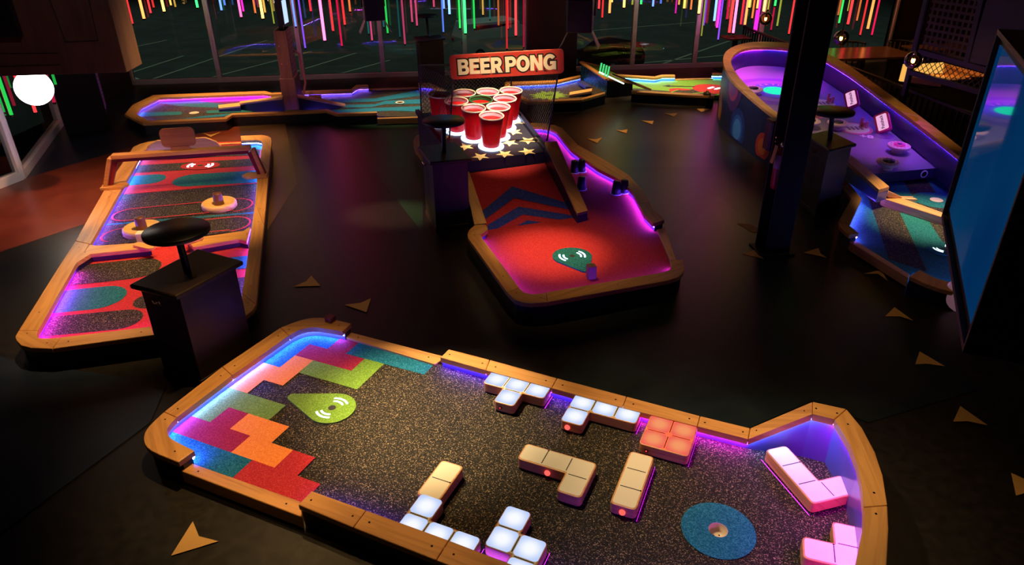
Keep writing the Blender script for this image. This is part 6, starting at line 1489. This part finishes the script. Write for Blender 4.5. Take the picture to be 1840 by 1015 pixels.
# mesh screen and panel
M_VIO = plain('violet_black_frame', (.022, .014, .04), .45)
sA, sB = P(1636, 132, 1.12), P(1790, 172, 1.12)
su_ = (sB - sA).normalized(); sn2 = Vector((-su_.y, su_.x, 0)); on = lambda px: PP(*px, sA, sn2)
t = thing('mesh_screen', 'dark violet framed screen of wire mesh and solid panel at the upper right', 'screen', (sA.x, sA.y, 0))
def fr(a, b, w=.06):
    mb = MB(); A_, B_ = on(a), on(b); dd = (B_ - A_).normalized(); q = dd.cross(sn2).normalized() * w / 2
    V = [A_ - q - sn2 * .03, A_ + q - sn2 * .03, B_ + q - sn2 * .03, B_ - q - sn2 * .03]; V += [v + sn2 * .06 for v in V]
    mb.add(V, [[0, 1, 2, 3], [7, 6, 5, 4], [0, 4, 5, 1], [1, 5, 6, 2], [2, 6, 7, 3], [3, 7, 4, 0]], M_VIO); mb.build('frame_bar', t, bevel=.004)
fr((1680, -60), (1630, 148), .07); fr((1652, 92), (1850, 147), .07); fr((1636, 130), (1800, 176), .07); fr((1770, -20), (1738, 114), .08); fr((1630, 148), (1612, 215), .07)
WIRE = netting('wire_mesh', (.03, .018, .014), 15, .17, 45); WIRE2 = netting('woven_screen', (.06, .028, .016), 11, .40, 0)
mb = MB(); q_ = [on(p) for p in ((1680, -20), (1654, 92), (1740, 115), (1772, -20))]; mb.face([tuple(p) for p in q_], WIRE2, [((p - sA).dot(su_), p.z) for p in q_]); mb.build('mesh', t)
mb = MB(); q_ = [on(p) for p in ((1650, 94), (1638, 131), (1795, 174), (1830, 143))]; mb.face([tuple(p) for p in q_], WIRE, [((p - sA).dot(su_), p.z) for p in q_]); mb.build('mesh', t)
mb = MB(); A_, B_ = on((1742, 114)), on((1850, 146)); vslab(mb, Vector((A_.x, A_.y, 0)), su_, sn2, 0, (Vector((B_.x, B_.y, 0)) - Vector((A_.x, A_.y, 0))).length + .6, A_.z + .02, 4.6, -.02, .02, wood('violet_stained_panel', (.018, .011, .03), (.04, .026, .06), .5, 'Object', (2, 2, 14))); mb.build('panel', t)
# glowing booth
def quadthing(name, label, cat, parts):
    c = parts[0][1][0]; t = thing(name, label, cat, (c.x, c.y, 0))
    for nm, pts, m, th_ in parts:
        n = (pts[1] - pts[0]).cross(pts[2] - pts[0]).normalized() * th_; V = [p for p in pts] + [p + n for p in pts]; k = len(pts); mb = MB()
        mb.add(V, [list(range(k)), list(range(k, 2 * k))[::-1]] + [[i, k + i, k + (i + 1) % k, (i + 1) % k] for i in range(k)], m); mb.build(nm, t)
    return t
YB = 12.2
AMB_L = emit('amber_backlight', (1, .50, .10), .95); AMB_D = plain('tan_upholstery', (.55, .24, .06), .6)
q1 = [PY(*p, YB) for p in ((1650, 133), (1700, 130), (1700, 113), (1650, 117))]
bk = [PY(1640, 117, 11.6), PY(1697, 113, 11.6), PY(1697, 131, 11.6), PY(1640, 134, 11.6)]
bk2 = [PY(1697, 113, 11.6), PY(1790, 139, 10.6), PY(1745, 138, 10.6), PY(1697, 131, 11.6)]
st1 = [bk[3], bk[2], PY(1740, 138, 10.8), PY(1735, 142, 10.4), PY(1692, 146, 10.2), PY(1628, 137, 10.6)]
quadthing('booth_seat', 'amber backlit booth bench glowing behind the wire mesh', 'booth', [('backrest', bk, AMB_L, .05), ('backrest', bk2, AMB_D, .05), ('seat', st1, AMB_D, .08)])
l = bpy.data.lights.new('booth_light', 'POINT'); l.energy = 9; l.color = (1, .5, .12); l.shadow_soft_size = .1; lo = bpy.data.objects.new('booth_light', l); COL.objects.link(lo); lo.location = PY(1690, 105, 11.0)
q2 = [PY(1625, 116, 10.9), PY(1638, 117, 10.9), PY(1634, 148, 10.9), PY(1617, 146, 10.9)]
quadthing('lit_bar_end', 'narrow amber lit panel left of the glowing booth bench', 'lit panel', [('panel', q2, AMB_L, .04)])
# ------------------------------------------------------------ arrows on the floor
ARR = plain('tan_floor_arrow', (.62, .36, .11), .6)
ARROWS = [([(527.7, 516), (549.8, 506.8), (559.6, 496), (575.8, 514.4)], 'tan floor arrow between the left hole and the foreground hole, upper of two'), ([(619, 548.7), (648, 545.4), (666.9, 537), (658.6, 562)], 'tan floor arrow just above the back corner of the foreground hole'),
    ([(308, 1000), (347, 938), (358, 965), (393, 974)], 'large tan floor arrow in the bottom left of the photo'), ([(365, 240), (379, 243), (396, 238), (379, 247)], 'tan floor arrow beyond the paddle board of the left hole'),
    ([(1324, 402), (1350, 404), (1368, 416), (1352, 419)], 'dim floor arrow tucked behind the foot of the steel column'), ([(1333.6, 458), (1358, 449), (1362, 459), (1373, 466)], 'tan floor arrow at the foot of the steel column'), ([(1444.4, 455), (1470.5, 446.5), (1474, 456), (1485, 464)], 'tan floor arrow right of the steel column foot'),
    ([(1552, 493), (1583, 486), (1594.7, 505.6), (1578, 493)], 'tan floor arrow nearest the low rail of the pinball hole'), ([(1590, 569.7), (1607, 553), (1640, 577), (1617, 569.7)], 'tan floor arrow left of the unlit pinkish globe lamp'), ([(1644, 656), (1652, 632.7), (1697, 659), (1664.6, 655)], 'tan floor arrow just below the unlit pinkish globe lamp'),
    ([(1712, 759), (1725, 731), (1774.5, 765.7), (1737.5, 758)], 'tan floor arrow right of the curved end rail of the foreground hole'), ([(1816, 851), (1862, 872), (1850, 885), (1825, 892)], 'tan floor arrow at the right edge of the photo'),
    ([(1251.7, 196), (1270, 196), (1275, 196.7), (1260, 202)], 'tan floor arrow touching the pinball hole wall, farthest of the row'), ([(1193, 204), (1205, 205), (1217, 204), (1211, 210)], 'tan floor arrow second farthest in the row right of the table'), ([(1153, 217), (1165, 218), (1174.5, 217.7), (1172, 224)], 'tan floor arrow middle of the row right of the table'), ([(1106, 234.4), (1118, 235), (1128, 233), (1125.5, 240)], 'tan floor arrow second nearest in the row right of the table'), ([(1056, 250), (1070, 251), (1082, 248), (1073, 258)], 'tan floor arrow nearest the beer pong side rail')]
for pts, lb_ in ARROWS:
    w_ = [P(*p, 0.0) for p in pts]; c = sum(w_, Vector()) / 4; mb = MB()
    pl_ = [(p.x - c.x, p.y - c.y) for p in w_]
    mb.prism(pl_, .006, .0085, ARR); o = mb.build('floor_arrow', None); o.location = (c.x, c.y, 0); tag(o, lb_, 'floor arrow', 'arrows on the floor')
# ------------------------------------------------------------ vehicles in the car park
def car(px, rot, L_, W_, H_, body, label, prof_top):
    c = P(*px, GZ); t = thing('car', label, 'car', (c.x, c.y, GZ)); t.rotation_euler = (0, 0, rot)
    CP = plain('car_paint_' + body[0], body[1], .2); GLS = plain('dark_car_glass', (.01, .012, .014), .05)
    side_pts = [(-L_ / 2, .35), (-L_ / 2, H_ * .58)] + prof_top + [(L_ / 2, H_ * .5), (L_ / 2, .35)]
    mb = MB(); n = len(side_pts); V = [(x, s * W_ / 2 * (1 if z < H_ * .62 else .86), z) for s in (-1, 1) for x, z in side_pts]
    mb.add(V, [list(range(n)), list(range(n, 2 * n))[::-1]] + [[i, n + i, n + (i + 1) % n, (i + 1) % n] for i in range(n)], CP); mb.build('body', t, bevel=.06, local=True)
    mb = MB(); tp = [p for p in prof_top]; x0, x1 = tp[0][0], tp[-1][0]
    for s in (-1, 1):
        yy = s * W_ * .47; mb.face([(x0 + .25, yy, H_ * .64), (x1 - .35, yy, H_ * .64), (x1 - .7, yy * .95, H_ * .9), (x0 + .45, yy * .95, H_ * .9)], GLS)
    mb.face([(x0 - .03, -W_ * .38, H_ * .64), (x0 - .03, W_ * .38, H_ * .64), (x0 + .02, W_ * .35, H_ * .92), (x0 + .02, -W_ * .35, H_ * .92)], GLS); mb.build('window', t, local=True)
    for x in (-L_ * .31, L_ * .31):
        for s in (-1, 1):
            mb = MB(); y0, y1 = s * (W_ / 2 - .16), s * (W_ / 2 + .02); mb.tube([(x, y0, .33), (x, y1, .33)], .33, M_RUBBER, 20); mb.tube([(x, y1, .33), (x, y1 + s * .01, .33)], .2, M_CHROME, 10); mb.build('wheel', t, local=True)
    for s in (-1, 1):
        mb = MB(); mb.box((-L_ / 2 - .01, s * W_ * .38, H_ * .45), .05, .3, .14, plain('tail_lamp', (.4, .02, .02), .2)); mb.build('tail_light', t, local=True)
car((1085, 122), 2.4, 4.0, 1.8, 1.5, ('dark_red', (.03, .008, .008)), 'dark red car parked outside beyond the maroon pillar', [(-1.7, 1.45), (.3, 1.5), (1.0, .95)])
car((893, 100), .45, 4.9, 2.0, 2.1, ('pale_grey', (.5, .56, .52)), 'pale grey van parked outside behind the beer pong sign', [(-2.2, 2.05), (.9, 2.1), (1.8, 1.2)])
